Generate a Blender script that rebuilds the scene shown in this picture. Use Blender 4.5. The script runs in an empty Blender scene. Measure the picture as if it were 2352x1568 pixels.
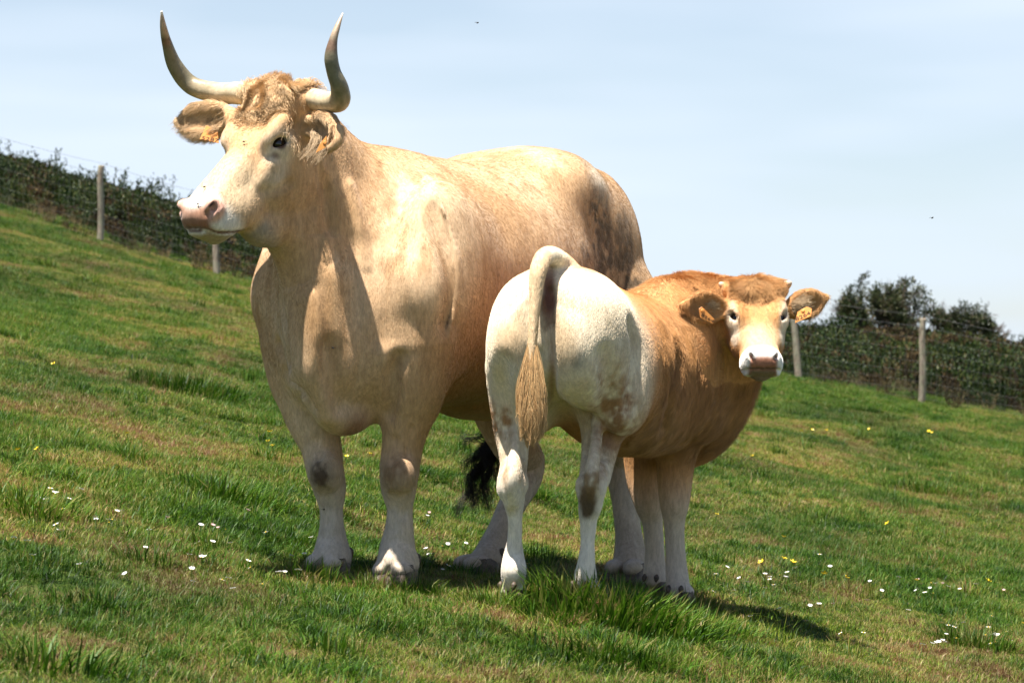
import bpy, bmesh, math, random
import numpy as np
from mathutils import Vector, Matrix, Euler

# ------------------------------------------------------------------ camera, sky, sun, exposure
scn = bpy.context.scene
COL = scn.collection
CAMZ, FPX, HOR = 0.73, 6120.0, 840.0          # eye height, focal length and horizon row (photo at 2352 px width)
cam_d = bpy.data.cameras.new('camera'); cam = bpy.data.objects.new('camera', cam_d); COL.objects.link(cam)
cam.location = (0, 0, CAMZ)
cam.rotation_euler = (math.radians(90) + math.atan((HOR - 784.0) / FPX), 0, 0)
cam_d.sensor_width = 36.0; cam_d.lens = FPX / 2352.0 * 36.0
cam_d.clip_start = 0.1; cam_d.clip_end = 12000
cam_d.dof.use_dof = True; cam_d.dof.focus_distance = 8.5; cam_d.dof.aperture_fstop = 9.0
scn.camera = cam

SUN_EL = math.radians(76); SUN_AZ = math.radians(224)     # azimuth clockwise from +Y (camera looks along +Y)
world = bpy.data.worlds.new('World'); scn.world = world; world.use_nodes = True
wn = world.node_tree; wn.nodes.clear()
w_out = wn.nodes.new('ShaderNodeOutputWorld'); w_bg = wn.nodes.new('ShaderNodeBackground')
w_sky = wn.nodes.new('ShaderNodeTexSky'); w_sky.sky_type = 'NISHITA'; w_sky.sun_disc = False
w_sky.sun_elevation = SUN_EL; w_sky.sun_rotation = SUN_AZ
w_sky.air_density = 1.0; w_sky.dust_density = 0.6; w_sky.ozone_density = 1.0; w_sky.altitude = 300
w_bg.inputs['Strength'].default_value = 0.05
# thin streaks of high cloud, mixed over the sky by view direction
w_tc = wn.nodes.new('ShaderNodeTexCoord'); w_map = wn.nodes.new('ShaderNodeMapping')
w_map.inputs['Rotation'].default_value = (0, math.radians(14), 0); w_map.inputs['Scale'].default_value = (3, 3, 18)
w_nz = wn.nodes.new('ShaderNodeTexNoise'); w_nz.inputs['Scale'].default_value = 1.0; w_nz.inputs['Detail'].default_value = 3
w_nz.inputs['Roughness'].default_value = 0.55; w_nz.inputs['Distortion'].default_value = 0.0
w_rmp = wn.nodes.new('ShaderNodeMapRange'); w_rmp.inputs['From Min'].default_value = 0.36; w_rmp.inputs['From Max'].default_value = 0.62
w_rmp.inputs['To Min'].default_value = 0.50; w_rmp.inputs['To Max'].default_value = 1.0
w_mix = wn.nodes.new('ShaderNodeMix'); w_mix.data_type = 'RGBA'
w_mix.inputs['B'].default_value = (6.1, 7.0, 8.1, 1)
# the veil thins towards the zenith, as haze does, but cut low to lessen its fill light
w_sep = wn.nodes.new('ShaderNodeSeparateXYZ'); w_el = wn.nodes.new('ShaderNodeMapRange'); w_el.inputs['From Min'].default_value = 0.11; w_el.inputs['From Max'].default_value = 0.24
w_el.inputs['To Min'].default_value = 1.0; w_el.inputs['To Max'].default_value = 0.03; w_el.interpolation_type = 'SMOOTHSTEP'
w_mul = wn.nodes.new('ShaderNodeMath'); w_mul.operation = 'MULTIPLY'
L_ = wn.links.new
L_(w_tc.outputs['Generated'], w_sep.inputs[0]); L_(w_sep.outputs['Z'], w_el.inputs['Value']); L_(w_rmp.outputs['Result'], w_mul.inputs[0]); L_(w_el.outputs['Result'], w_mul.inputs[1])
L_(w_tc.outputs['Generated'], w_map.inputs['Vector']); L_(w_map.outputs['Vector'], w_nz.inputs['Vector'])
L_(w_nz.outputs['Fac'], w_rmp.inputs['Value']); L_(w_mul.outputs[0], w_mix.inputs['Factor'])
L_(w_sky.outputs['Color'], w_mix.inputs['A']); L_(w_mix.outputs['Result'], w_bg.inputs['Color'])
L_(w_bg.outputs['Background'], w_out.inputs['Surface'])

sun_d = bpy.data.lights.new('sun', 'SUN'); sun_d.energy = 5.0; sun_d.angle = math.radians(0.53); sun_d.color = (1.0, 0.955, 0.88)
sun = bpy.data.objects.new('sun', sun_d); COL.objects.link(sun)
SUN_V = Vector((math.sin(SUN_AZ) * math.cos(SUN_EL), math.cos(SUN_AZ) * math.cos(SUN_EL), math.sin(SUN_EL)))
sun.rotation_euler = (-SUN_V).to_track_quat('-Z', 'Y').to_euler(); sun.location = SUN_V * 30
scn.view_settings.view_transform = 'Standard'; scn.view_settings.look = 'None'
scn.view_settings.exposure = 1.42; scn.view_settings.gamma = 1.0; scn.view_settings.use_curve_mapping = False
scn.render.engine = 'CYCLES'
scn.cycles.max_bounces = 6; scn.cycles.diffuse_bounces = 2; scn.cycles.transparent_max_bounces = 8
scn.cycles.use_denoising = True

rng = np.random.default_rng(7); random.seed(7)

# ------------------------------------------------------------------ helpers
def P(x, y, Y):
    """the point of the place that stands Y metres in front of the camera and is seen at photo pixel (x, y)"""
    return np.array([(x - 1176.0) / FPX * Y, Y, CAMZ + (HOR - y) / FPX * Y])

def tag(o, label=None, cat=None, group=None, kind=None):
    if label: o['label'] = label
    if cat: o['category'] = cat
    if group: o['group'] = group
    if kind: o['kind'] = kind
    return o

def link(name, me, mats=(), parent=None):
    for m in (mats if isinstance(mats, (list, tuple)) else [mats]):
        if m: me.materials.append(m)
    o = bpy.data.objects.new(name, me); COL.objects.link(o)
    if parent: o.parent = parent
    return o

def empty(name, loc=(0, 0, 0)):
    o = bpy.data.objects.new(name, None); COL.objects.link(o); o.location = loc; o.empty_display_size = .1
    return o

def mesh_from(name, V, F, smooth=True, uv=None):
    me = bpy.data.meshes.new(name)
    V = np.asarray(V, np.float32); F = np.asarray(F, np.int32)
    n, k = F.shape
    me.vertices.add(len(V)); me.vertices.foreach_set('co', V.ravel())
    me.loops.add(n * k); me.loops.foreach_set('vertex_index', F.ravel())
    me.polygons.add(n); me.polygons.foreach_set('loop_start', np.arange(n, dtype=np.int32) * k)
    me.polygons.foreach_set('loop_total', np.full(n, k, np.int32))
    me.update(calc_edges=True)
    if smooth: me.polygons.foreach_set('use_smooth', np.ones(n, bool))
    return me

def pcol(me, C, name='Col'):
    a = me.attributes.new(name, 'FLOAT_COLOR', 'POINT')
    C = np.concatenate([C, np.ones((len(C), 1))], 1).astype(np.float32)
    a.data.foreach_set('color', C.ravel())

def vnoise(p, seed=0):
    """smooth value noise in [-1, 1]; p is (n, 2) or (n, 3)"""
    p = np.asarray(p, np.float64)
    if p.shape[1] == 2: p = np.concatenate([p, np.zeros((len(p), 1))], 1)
    i = np.floor(p).astype(np.int64); f = p - i; f = f * f * (3 - 2 * f)
    def h(a, b, c):
        n = (a * 374761393 + b * 668265263 + c * 2147483647 + seed * 974634777) & 0xffffffff
        n = ((n ^ (n >> 13)) * 1274126177) & 0xffffffff
        n = ((n ^ (n >> 16)) * 2246822519) & 0xffffffff
        return ((n ^ (n >> 15)) & 0xffff) / 32767.5 - 1
    r = 0
    for dx in (0, 1):
        for dy in (0, 1):
            for dz in (0, 1):
                w = (f[:, 0] if dx else 1 - f[:, 0]) * (f[:, 1] if dy else 1 - f[:, 1]) * (f[:, 2] if dz else 1 - f[:, 2])
                r = r + w * h(i[:, 0] + dx, i[:, 1] + dy, i[:, 2] + dz)
    return r

def fbm(p, oct=3, seed=0):
    p = np.asarray(p, np.float64); r = 0; a = 1; t = 0
    for o in range(oct):
        r = r + a * vnoise(p * 2 ** o + 17.3 * o, seed + o); t += a; a *= .5
    return r / t

def sstep(a, b, x):
    t = np.clip((x - a) / (b - a), 0, 1); return t * t * (3 - 2 * t)

def spline(pts, n):
    """Catmull-Rom through the rows of pts, n samples in all"""
    pts = np.asarray(pts, float); m = len(pts)
    ext = np.vstack([2 * pts[0] - pts[1], pts, 2 * pts[-1] - pts[-2]])
    u = np.linspace(0, m - 1, n); i = np.minimum(u.astype(int), m - 2); t = (u - i)[:, None]
    a, b, c, d = ext[i], ext[i + 1], ext[i + 2], ext[i + 3]
    return .5 * (2 * b + (c - a) * t + (2 * a - 5 * b + 4 * c - d) * t ** 2 + (3 * b - a - 3 * c + d) * t ** 3)

class NT:
    """small node-tree writer"""
    def __init__(s, name):
        s.m = bpy.data.materials.new(name); s.m.use_nodes = True; s.t = s.m.node_tree; s.t.nodes.clear()
        s.out = s.t.nodes.new('ShaderNodeOutputMaterial')
    def n(s, typ, **kw):
        nd = s.t.nodes.new('ShaderNode' + typ)
        for k, v in kw.items():
            if hasattr(nd, k) and k not in ('Scale',): setattr(nd, k, v)
            else: s.set(nd, k, v)
        return nd
    def set(s, nd, k, v):
        inp = nd.inputs[k.replace('_', ' ')] if isinstance(k, str) else nd.inputs[k]
        if hasattr(v, 'is_linked') or isinstance(v, bpy.types.NodeSocket): s.t.links.new(v, inp)
        else:
            if isinstance(v, (tuple, list)) and len(v) == 3 and inp.type == 'RGBA': v = (*v, 1)
            inp.default_value = v
    def noise(s, vec, scale, detail=3, rough=.5, dist=0):
        nd = s.n('TexNoise'); s.set(nd, 'Scale', scale); s.set(nd, 'Detail', detail); s.set(nd, 'Roughness', rough); s.set(nd, 'Distortion', dist)
        if vec is not None: s.set(nd, 'Vector', vec)
        return nd.outputs['Fac']
    def ramp(s, fac, stops, mode='LINEAR'):
        nd = s.n('ValToRGB'); cr = nd.color_ramp; cr.interpolation = mode
        while len(cr.elements) < len(stops): cr.elements.new(.5)
        for e, (p, c) in zip(cr.elements, stops): e.position = p; e.color = (*c, 1) if len(c) == 3 else c
        s.set(nd, 'Fac', fac); return nd.outputs['Color']
    def mix(s, fac, a, b, blend='MIX'):
        nd = s.n('Mix', data_type='RGBA', blend_type=blend)
        s.set(nd, 0, fac); s.set(nd, 6, a); s.set(nd, 7, b); return nd.outputs[2]
    def mrange(s, v, a, b, c, d):
        nd = s.n('MapRange'); 
        for k, x in zip(('Value', 'From_Min', 'From_Max', 'To_Min', 'To_Max'), (v, a, b, c, d)): s.set(nd, k, x)
        return nd.outputs['Result']
    def mapping(s, vec, scale=(1, 1, 1), rot=(0, 0, 0)):
        nd = s.n('Mapping'); s.set(nd, 'Scale', scale); s.set(nd, 'Rotation', rot); s.set(nd, 'Vector', vec); return nd.outputs['Vector']
    def bump(s, h, strength=.5, dist=.01, normal=None):
        nd = s.n('Bump'); s.set(nd, 'Strength', strength); s.set(nd, 'Distance', dist); s.set(nd, 'Height', h)
        if normal is not None: s.set(nd, 'Normal', normal)
        return nd.outputs['Normal']
    def attr(s, name): return s.n('Attribute', attribute_name=name).outputs['Color']
    def pos(s): return s.n('NewGeometry').outputs['Position']
    def bsdf(s, color, rough=.6, normal=None, spec=.3, **kw):
        nd = s.n('BsdfPrincipled'); s.set(nd, 'Base Color', color); s.set(nd, 'Roughness', rough); s.set(nd, 'Specular IOR Level', spec)
        if normal is not None: s.set(nd, 'Normal', normal)
        for k, v in kw.items(): s.set(nd, k, v)
        s.t.links.new(nd.outputs[0], s.out.inputs['Surface']); return nd

# ------------------------------------------------------------------ implicit modelling: a distance field on a grid, then a mesh
class Field:
    def __init__(s, org, axes, size, h):
        s.o = np.asarray(org, float); s.R = np.asarray(axes, float)      # rows: unit axes of the grid
        s.h = h; s.n = [int(c / h) + 1 for c in size]; s.F = np.full(s.n, 1.0, np.float32)
    def block(s, pts, rad):
        q = (np.atleast_2d(pts) - s.o) @ s.R.T; r = np.atleast_1d(rad)[:, None] if np.ndim(rad) else rad
        lo = np.floor((q - r).min(0) / s.h).astype(int); hi = np.ceil((q + r).max(0) / s.h).astype(int) + 1
        lo = np.maximum(lo, 0); hi = np.minimum(hi, s.n)
        if (hi <= lo).any(): return None, None
        sl = tuple(slice(a, b) for a, b in zip(lo, hi))
        g = [np.arange(a, b, dtype=np.float32) * s.h for a, b in zip(lo, hi)]
        W = [ (s.o[c] + g[0][:, None, None] * s.R[0, c] + g[1][None, :, None] * s.R[1, c] + g[2][None, None, :] * s.R[2, c]).astype(np.float32) for c in range(3)]
        return sl, W
    def blend(s, sl, d, k, sub=False):
        a = s.F[sl]
        if sub: d = -d; a2 = -a; b2 = -d; 
        else: a2, b2 = a, d
        if k > 0:
            hh = np.maximum(k - np.abs(a2 - b2), 0) / k; r = np.minimum(a2, b2) - hh * hh * k * .25
        else: r = np.minimum(a2, b2)
        s.F[sl] = -r if sub else r
    def cone(s, p0, p1, r0, r1, k=.03, sub=False, flat=None):
        """tapered capsule; flat = (axis, factor) squeezes it along axis"""
        p0 = np.asarray(p0, float); p1 = np.asarray(p1, float); pad = k + 2 * s.h
        mx = max(r0, r1) * (max(1, flat[1]) if flat else 1)
        sl, W = s.block([p0, p1], mx + pad)
        if sl is None: return
        X, Y, Z = W[0] - p0[0], W[1] - p0[1], W[2] - p0[2]; b = p1 - p0
        if flat:
            v = np.asarray(flat[0], float); v = v / np.linalg.norm(v); sc = 1 / flat[1] - 1
            # distance off the capsule's line, squeezed along v (v taken perpendicular to the line)
            bn = b / (np.linalg.norm(b) + 1e-9); v = v - bn * (v @ bn); v = v / (np.linalg.norm(v) + 1e-9)
            dd = (X * v[0] + Y * v[1] + Z * v[2]) * sc
            X = X + dd * v[0]; Y = Y + dd * v[1]; Z = Z + dd * v[2]
        t = np.clip((X * b[0] + Y * b[1] + Z * b[2]) / (b @ b + 1e-12), 0, 1)
        d = np.sqrt((X - t * b[0]) ** 2 + (Y - t * b[1]) ** 2 + (Z - t * b[2]) ** 2) - (r0 + (r1 - r0) * t)
        if flat and flat[1] < 1: d = d * (flat[1] * .5 + .5)
        s.blend(sl, d, k, sub)
    def chain(s, pts, n=None, k=.03, flat=None, sub=False):
        """rows (x, y, z, r): one smooth tapering limb, blended as a whole"""
        pts = np.asarray(pts, float); n = n or (len(pts) - 1) * 5 + 1
        q = spline(pts, n); pad = k + 2 * s.h
        fl = max(1, flat[1]) if flat else 1
        sl, W = s.block(q[:, :3], q[:, 3].max() * fl + pad)
        if sl is None: return
        D = np.full(W[0].shape, 9., np.float32)
        o0 = [w.start for w in sl]
        for i in range(n - 1):
            sb, Wb = s.block(q[i:i + 2, :3], max(q[i, 3], q[i + 1, 3]) * fl + pad)
            if sb is None: continue
            loc = tuple(slice(max(a.start - o, 0), a.stop - o) for a, o in zip(sb, o0))
            p0 = q[i, :3]; b = q[i + 1, :3] - p0
            X, Y, Z = Wb[0] - p0[0], Wb[1] - p0[1], Wb[2] - p0[2]
            if flat:
                v = np.asarray(flat[0], float); bn = b / (np.linalg.norm(b) + 1e-9); v = v - bn * (v @ bn); v = v / (np.linalg.norm(v) + 1e-9)
                dd = (X * v[0] + Y * v[1] + Z * v[2]) * (1 / flat[1] - 1)
                X = X + dd * v[0]; Y = Y + dd * v[1]; Z = Z + dd * v[2]
            t = np.clip((X * b[0] + Y * b[1] + Z * b[2]) / (b @ b + 1e-12), 0, 1)
            d = np.sqrt((X - t * b[0]) ** 2 + (Y - t * b[1]) ** 2 + (Z - t * b[2]) ** 2) - (q[i, 3] + (q[i + 1, 3] - q[i, 3]) * t)
            D[loc] = np.minimum(D[loc], d)
        s.blend(sl, D, k, sub)
    def ell(s, c, A, r, k=.03, sub=False):
        """ellipsoid: centre, rows of A unit axes, radii r"""
        c = np.asarray(c, float); A = np.asarray(A, float); r = np.asarray(r, float)
        sl, W = s.block([c], r.max() + k + 2 * s.h)
        if sl is None: return
        X, Y, Z = W[0] - c[0], W[1] - c[1], W[2] - c[2]
        q = [X * a[0] + Y * a[1] + Z * a[2] for a in A]
        k0 = np.sqrt(sum((u / w) ** 2 for u, w in zip(q, r))) + 1e-6; k1 = np.sqrt(sum((u / (w * w)) ** 2 for u, w in zip(q, r))) + 1e-6
        s.blend(sl, k0 * (k0 - 1) / k1, k, sub)
    def fn(s, pts, rad, f, k=.03, sub=False):
        sl, W = s.block(pts, rad)
        if sl is None: return
        s.blend(sl, f(*W).astype(np.float32), k, sub)
    def pick(s, x, y, Y0=7.6, Y1=10.4):
        """the first point of the surface on the sight line through photo pixel (x, y)"""
        t = np.arange(Y0, Y1, .002); W = np.array([P(x, y, v) for v in t]); q = (W - s.o) @ s.R.T / s.h
        i = np.round(q).astype(int); ok = ((i >= 0) & (i < np.array(s.n))).all(1); t = t[ok]; i = i[ok]
        v = s.F[i[:, 0], i[:, 1], i[:, 2]]; k = np.argmax(v < 0)
        return P(x, y, t[k])
    def mesh(s, name, smooth=1):
        F = s.F; n = np.array(F.shape); S = F < 0
        A = S[:-1, :-1, :-1]
        cnt = np.zeros(n - 1, np.int8)
        for dx in (0, 1):
            for dy in (0, 1):
                for dz in (0, 1): cnt += S[dx:n[0] - 1 + dx, dy:n[1] - 1 + dy, dz:n[2] - 1 + dz]
        cell = (cnt > 0) & (cnt < 8); idx = np.argwhere(cell); N = len(idx)
        vid = np.full(n - 1, -1, np.int32); vid[cell] = np.arange(N, dtype=np.int32)
        acc = np.zeros((N, 3)); c = np.zeros(N)
        corners = [(0, 0, 0), (1, 0, 0), (0, 1, 0), (1, 1, 0), (0, 0, 1), (1, 0, 1), (0, 1, 1), (1, 1, 1)]
        val = {q: F[idx[:, 0] + q[0], idx[:, 1] + q[1], idx[:, 2] + q[2]] for q in corners}
        for q in corners:
            for ax in range(3):
                if q[ax]: continue
                r = list(q); r[ax] = 1; r = tuple(r); a, b = val[q], val[r]; m = (a < 0) != (b < 0)
                t = np.where(m, a / np.where(m, a - b, 1), 0)
                pt = np.tile(np.array(q, float), (N, 1)); pt[:, ax] += t
                acc += pt * m[:, None]; c += m
        V = idx + acc / c[:, None]
        quads = []
        for ax in range(3):
            o1, o2 = [(1, 2), (2, 0), (0, 1)][ax]
            sa = [slice(1, -1)] * 3; sb = [slice(1, -1)] * 3; sa[ax] = slice(0, -1); sb[ax] = slice(1, None)
            a = S[tuple(sa)]; b = S[tuple(sb)]
            for flip, m in ((False, a & ~b), (True, ~a & b)):
                e = np.argwhere(m)
                if not len(e): continue
                off = np.array([1, 1, 1]); off[ax] = 0; e = e + off
                def g(d1, d2):
                    q = e.copy(); q[:, o1] -= d1; q[:, o2] -= d2; return vid[q[:, 0], q[:, 1], q[:, 2]]
                Q = np.stack([g(1, 1), g(0, 1), g(0, 0), g(1, 0)], 1)
                if flip: Q = Q[:, ::-1]
                quads.append(Q)
        Q = np.concatenate(quads); Q = Q[(Q >= 0).all(1)]
        e = np.concatenate([Q[:, [0, 1]], Q[:, [1, 2]], Q[:, [2, 3]], Q[:, [3, 0]]])
        for _ in range(smooth):
            acc = np.zeros_like(V); c = np.bincount(e[:, 0], minlength=N).astype(float)
            for ax in range(3): acc[:, ax] = np.bincount(e[:, 0], weights=V[e[:, 1], ax], minlength=N)
            V = V * .4 + .6 * acc / np.maximum(c, 1)[:, None]
        W = s.o + (V * s.h) @ s.R
        return W, Q

def tube(pts, n=None, seg=14, wob=None):
    """rows (x, y, z, r) -> vertices, quads, length fraction; wob(u, ang) scales the radius"""
    q = spline(pts, n or (len(pts) - 1) * 5 + 1); c = q[:, :3]; r = np.maximum(q[:, 3], 1e-4); m = len(q)
    t = np.gradient(c, axis=0); t /= np.linalg.norm(t, axis=1)[:, None]
    up = np.cross(t[0], [.3, .2, 1.]); up /= np.linalg.norm(up); U = [up]
    for i in range(1, m):
        v = U[-1] - t[i] * (U[-1] @ t[i]); U.append(v / np.linalg.norm(v))
    U = np.array(U); B = np.cross(t, U); a = np.arange(seg) / seg * 2 * np.pi
    uu = np.linspace(0, 1, m)
    R = r[:, None] * (wob(uu[:, None], a[None, :]) if wob else 1)
    V = c[:, None, :] + R[:, :, None] * (U[:, None, :] * np.cos(a)[None, :, None] + B[:, None, :] * np.sin(a)[None, :, None]) if wob else \
        c[:, None, :] + r[:, None, None] * (U[:, None, :] * np.cos(a)[None, :, None] + B[:, None, :] * np.sin(a)[None, :, None])
    V = V.reshape(-1, 3); F = []
    for i in range(m - 1):
        for j in range(seg):
            k = (j + 1) % seg; F.append((i * seg + j, i * seg + k, (i + 1) * seg + k, (i + 1) * seg + j))
    V = np.vstack([V, c[0], c[-1]]); b0, b1 = m * seg, m * seg + 1
    for j in range(seg):
        k = (j + 1) % seg; F.append((b0, k, j, j)); F.append((b1, (m - 1) * seg + j, (m - 1) * seg + k, (m - 1) * seg + k))
    return V, F, np.concatenate([np.repeat(uu, seg), [0, 1]])

def mesh_poly(name, V, F, smooth=True):
    me = bpy.data.meshes.new(name)
    F = [tuple(dict.fromkeys(int(i) for i in f)) for f in F]
    me.from_pydata([tuple(map(float, v)) for v in V], [], F)
    me.validate(); me.update()
    if smooth: me.polygons.foreach_set('use_smooth', np.ones(len(me.polygons), bool))
    return me
# ------------------------------------------------------------------ animals
UP = np.array([0., 0., 1.])
def unit(v): v = np.asarray(v, float); return v / np.linalg.norm(v)

class Beast:
    """body frame: s runs forward along the spine, t to the animal's left, z up"""
    def __init__(s, org, ang, side, h, box):
        s.A = np.array([org[0], org[1], 0.]); s.f = np.array([math.sin(ang), math.cos(ang), 0.])
        s.l = np.array([-s.f[1], s.f[0], 0.])
        lo, hi = box; s.F = Field(s.A + s.f * lo[0] + s.l * lo[1] + UP * lo[2], [s.f, s.l, UP], [b - a for a, b in zip(lo, hi)], h)
    def p(s, a, b, c): return s.A + s.f * a + s.l * b + UP * c
    def loc(s, W): q = W - s.A; return q @ s.f, q @ s.l, q[..., 2]
    def loft(s, rows, k=.03, pw=2.3, shift=None):
        """rows (s, half width, top, bottom): the trunk as one continuous lofted volume"""
        R = spline(np.array(rows, float), 90); R = R[np.argsort(R[:, 0])]
        def f(X, Y, Z):
            a = (X - s.A[0]) * s.f[0] + (Y - s.A[1]) * s.f[1]; b = (X - s.A[0]) * s.l[0] + (Y - s.A[1]) * s.l[1]
            w = np.interp(a, R[:, 0], R[:, 1]); tp = np.interp(a, R[:, 0], R[:, 2]); bt = np.interp(a, R[:, 0], R[:, 3])
            c = (tp + bt) / 2; hh = (tp - bt) / 2
            v = (Z - c) / hh
            w = w * (1 - .16 * np.clip(v, 0, 1) ** 2)          # narrower over the back
            q = (np.abs(b / w) ** pw + np.abs(v) ** pw) ** (1 / pw)
            d = (q - 1) * np.minimum(w, hh)
            over = np.maximum(R[0, 0] - a, a - R[-1, 0])
            return np.where(over > 0, np.sqrt(np.maximum(d, 0) ** 2 + over ** 2), d)
        a0, a1 = R[0, 0], R[-1, 0]; m = max(R[:, 1].max(), .45)
        pts = [s.p(a, b, c) for a in (a0, a1) for b in (-m, m) for c in (R[:, 3].min(), R[:, 2].max())]
        s.F.fn(pts, .08, f, k)

def mirror(H, W):
    u, y, z = H.loc(np.asarray(W)); return H.p(u, -y, z)

def muzzle(F, H, nos, mouth, rn, both=True):
    """nostrils and mouth line cut along the seen pixels and mirrored across the head"""
    c = F.pick(*nos[0])
    for q in (c, mirror(H, c)): F.ell(q - H.f * rn * .35, [H.f, H.a, H.n], [rn * 1.25, rn * 1.15, rn * 1.3], rn * .9)
    pn = [F.pick(*q) for q in nos]; pm = [F.pick(*q) for q in mouth]
    H.nostril = H.loc(pn[0]); H.mouth = [H.loc(q) for q in pm]
    for mir in (0, 1):
        a = [mirror(H, q) if mir else q for q in pn]; m = [mirror(H, q) if mir else q for q in pm]
        F.chain([(*q, rn * w) for q, w in zip(a[1:], (.45, .66, .72, .42))], k=rn * .25, sub=True)
        F.chain([(*(q - H.f * rn * 1.0 - H.n * rn * .1), rn * w) for q, w in zip(a[1:], (.35, .55, .6, .35))], k=rn * .2, sub=True)
        F.chain([(*(q + UP * -.001), .0058) for q in m], k=.004, sub=True)

class Head:
    """head frame: u from poll to nose tip in head lengths, y to the animal's left, z out of the forehead"""
    def __init__(s, poll, f, a, L):
        s.o = np.asarray(poll, float); s.L = L; s.f = unit(f); a = np.asarray(a, float); s.a = unit(a - s.f * (a @ s.f)); s.n = np.cross(s.f, s.a)
    def p(s, u, y, z): return s.o + (s.f * u + s.a * y + s.n * z) * s.L
    def loc(s, W): q = (W - s.o) / s.L; return q @ s.f, q @ s.a, q @ s.n
    def build(s, F, top, bot, wid, k=.03):
        L = s.L; T = spline(np.array(top, float), 80); B = spline(np.array(bot, float), 80); Wd = spline(np.array(wid, float), 80)
        lo, hi = wid[0][0], wid[-1][0]
        def f(X, Y, Z):
            q = [(X - s.o[0]), (Y - s.o[1]), (Z - s.o[2])]
            u = (q[0] * s.f[0] + q[1] * s.f[1] + q[2] * s.f[2]) / L; y = (q[0] * s.a[0] + q[1] * s.a[1] + q[2] * s.a[2]) / L
            z = (q[0] * s.n[0] + q[1] * s.n[1] + q[2] * s.n[2]) / L
            w = np.interp(u, Wd[:, 0], Wd[:, 1]); jw = np.interp(u, Wd[:, 0], Wd[:, 2]); tp = np.interp(u, T[:, 0], T[:, 1]); bt = np.interp(u, B[:, 0], B[:, 1])
            c = (tp + bt) / 2; hh = (tp - bt) / 2; v = (z - c) / hh
            w = w * (1 + (jw - 1) * sstep(.5, -1., v))
            q = (np.abs(y / w) ** 2.5 + np.abs(v) ** 2.5) ** .4
            d = (q - 1) * np.minimum(w, hh) * L
            over = np.maximum(lo - u, u - hi) * L
            return np.where(over > 0, np.sqrt(np.maximum(d, 0) ** 2 + over ** 2), d)
        F.fn([s.p(u, y, z) for u in (lo, hi) for y in (-.3, .3) for z in (-.52, .1)], .05, f, k)

def ear(F, base, tip, face, wide, thick=.030, k=.03, up=None):
    """a cupped ear: a flat ellipsoid, hollowed on the side it faces"""
    base, tip = np.asarray(base, float), np.asarray(tip, float); d = tip - base; Ln = np.linalg.norm(d); d = d / Ln
    fc = unit(face - d * (np.asarray(face) @ d)); w = np.cross(d, fc); c = (base + tip) / 2
    F.ell(c - d * Ln * .06, [d, w, fc], [Ln * .46, wide, thick], k * .6)
    F.cone(c + d * Ln * .16, c + d * Ln * .47, wide * .72, wide * .30, k * .6, flat=(fc, thick / wide * 1.05))
    F.cone(base - d * .03, base + d * Ln * .3, wide * .45, wide * .62, k)
    return d, w, fc, c, Ln

def ear_cut(F, E, wide, thick):
    d, w, fc, c, Ln = E
    F.ell(c + fc * thick * .95 - d * Ln * .02, [d, w, fc], [Ln * .43, wide * .76, thick * 1.15], .008, sub=True)

def eye_socket(F, H, u, y, z, sg, r, wa=.80, wn=.52, slit=(1, 0, .7)):
    """lids round an almond opening; returns the eyeball's centre"""
    nr = unit(H.a * sg * wa + H.n * wn + H.f * .12); c = H.p(u, y * sg, z)
    t = unit(H.f * slit[0] + H.a * sg * slit[1] + H.n * slit[2]); t = unit(t - nr * (t @ nr)); w = np.cross(nr, t)
    if w @ H.n < 0: w = -w
    F.ell(c - nr * r * .35, [t, w, nr], [r * 2.1, r * 1.75, r * 1.15], r * 1.1)
    F.ell(c + nr * r * .55, [t, w, nr], [r * 1.55, r * .62, r * 1.1], r * .18, sub=True)
    up = [(-1.5, -.05, .34), (-.9, .52, .76), (0, .72, 1.02), (.8, .48, .74), (1.55, -.35, .2)]
    dn = [(-1.4, -.2, .25), (-.6, -.72, .46), (.3, -.80, .5), (1.0, -.68, .34), (1.55, -.4, .12)]
    F.chain([(*(c + t * a * r + w * b2 * r + nr * (d - .12) * r), r * .36) for a, b2, d in up], k=r * .3)
    F.chain([(*(c + t * a * r + w * b2 * r + nr * (d - .12) * r), r * .20) for a, b2, d in dn], k=r * .3)
    return c - nr * r * .42, nr, t, w

def groove(F, px, r, depth, k=.02):
    """a shallow fold cut along seen pixels of the surface"""
    q = np.array([F.pick(*a) for a in px]); F.chain([(*(v + np.array([0, -1, 0.]) * (r - depth)), r) for v in q], k=k, sub=True)

def ridge(F, px, r, h, k=.02):
    q = np.array([F.pick(*a) for a in px]); F.chain([(*(v + np.array([0, 1, 0.]) * (r - h)), r) for v in q], k=k)

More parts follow.
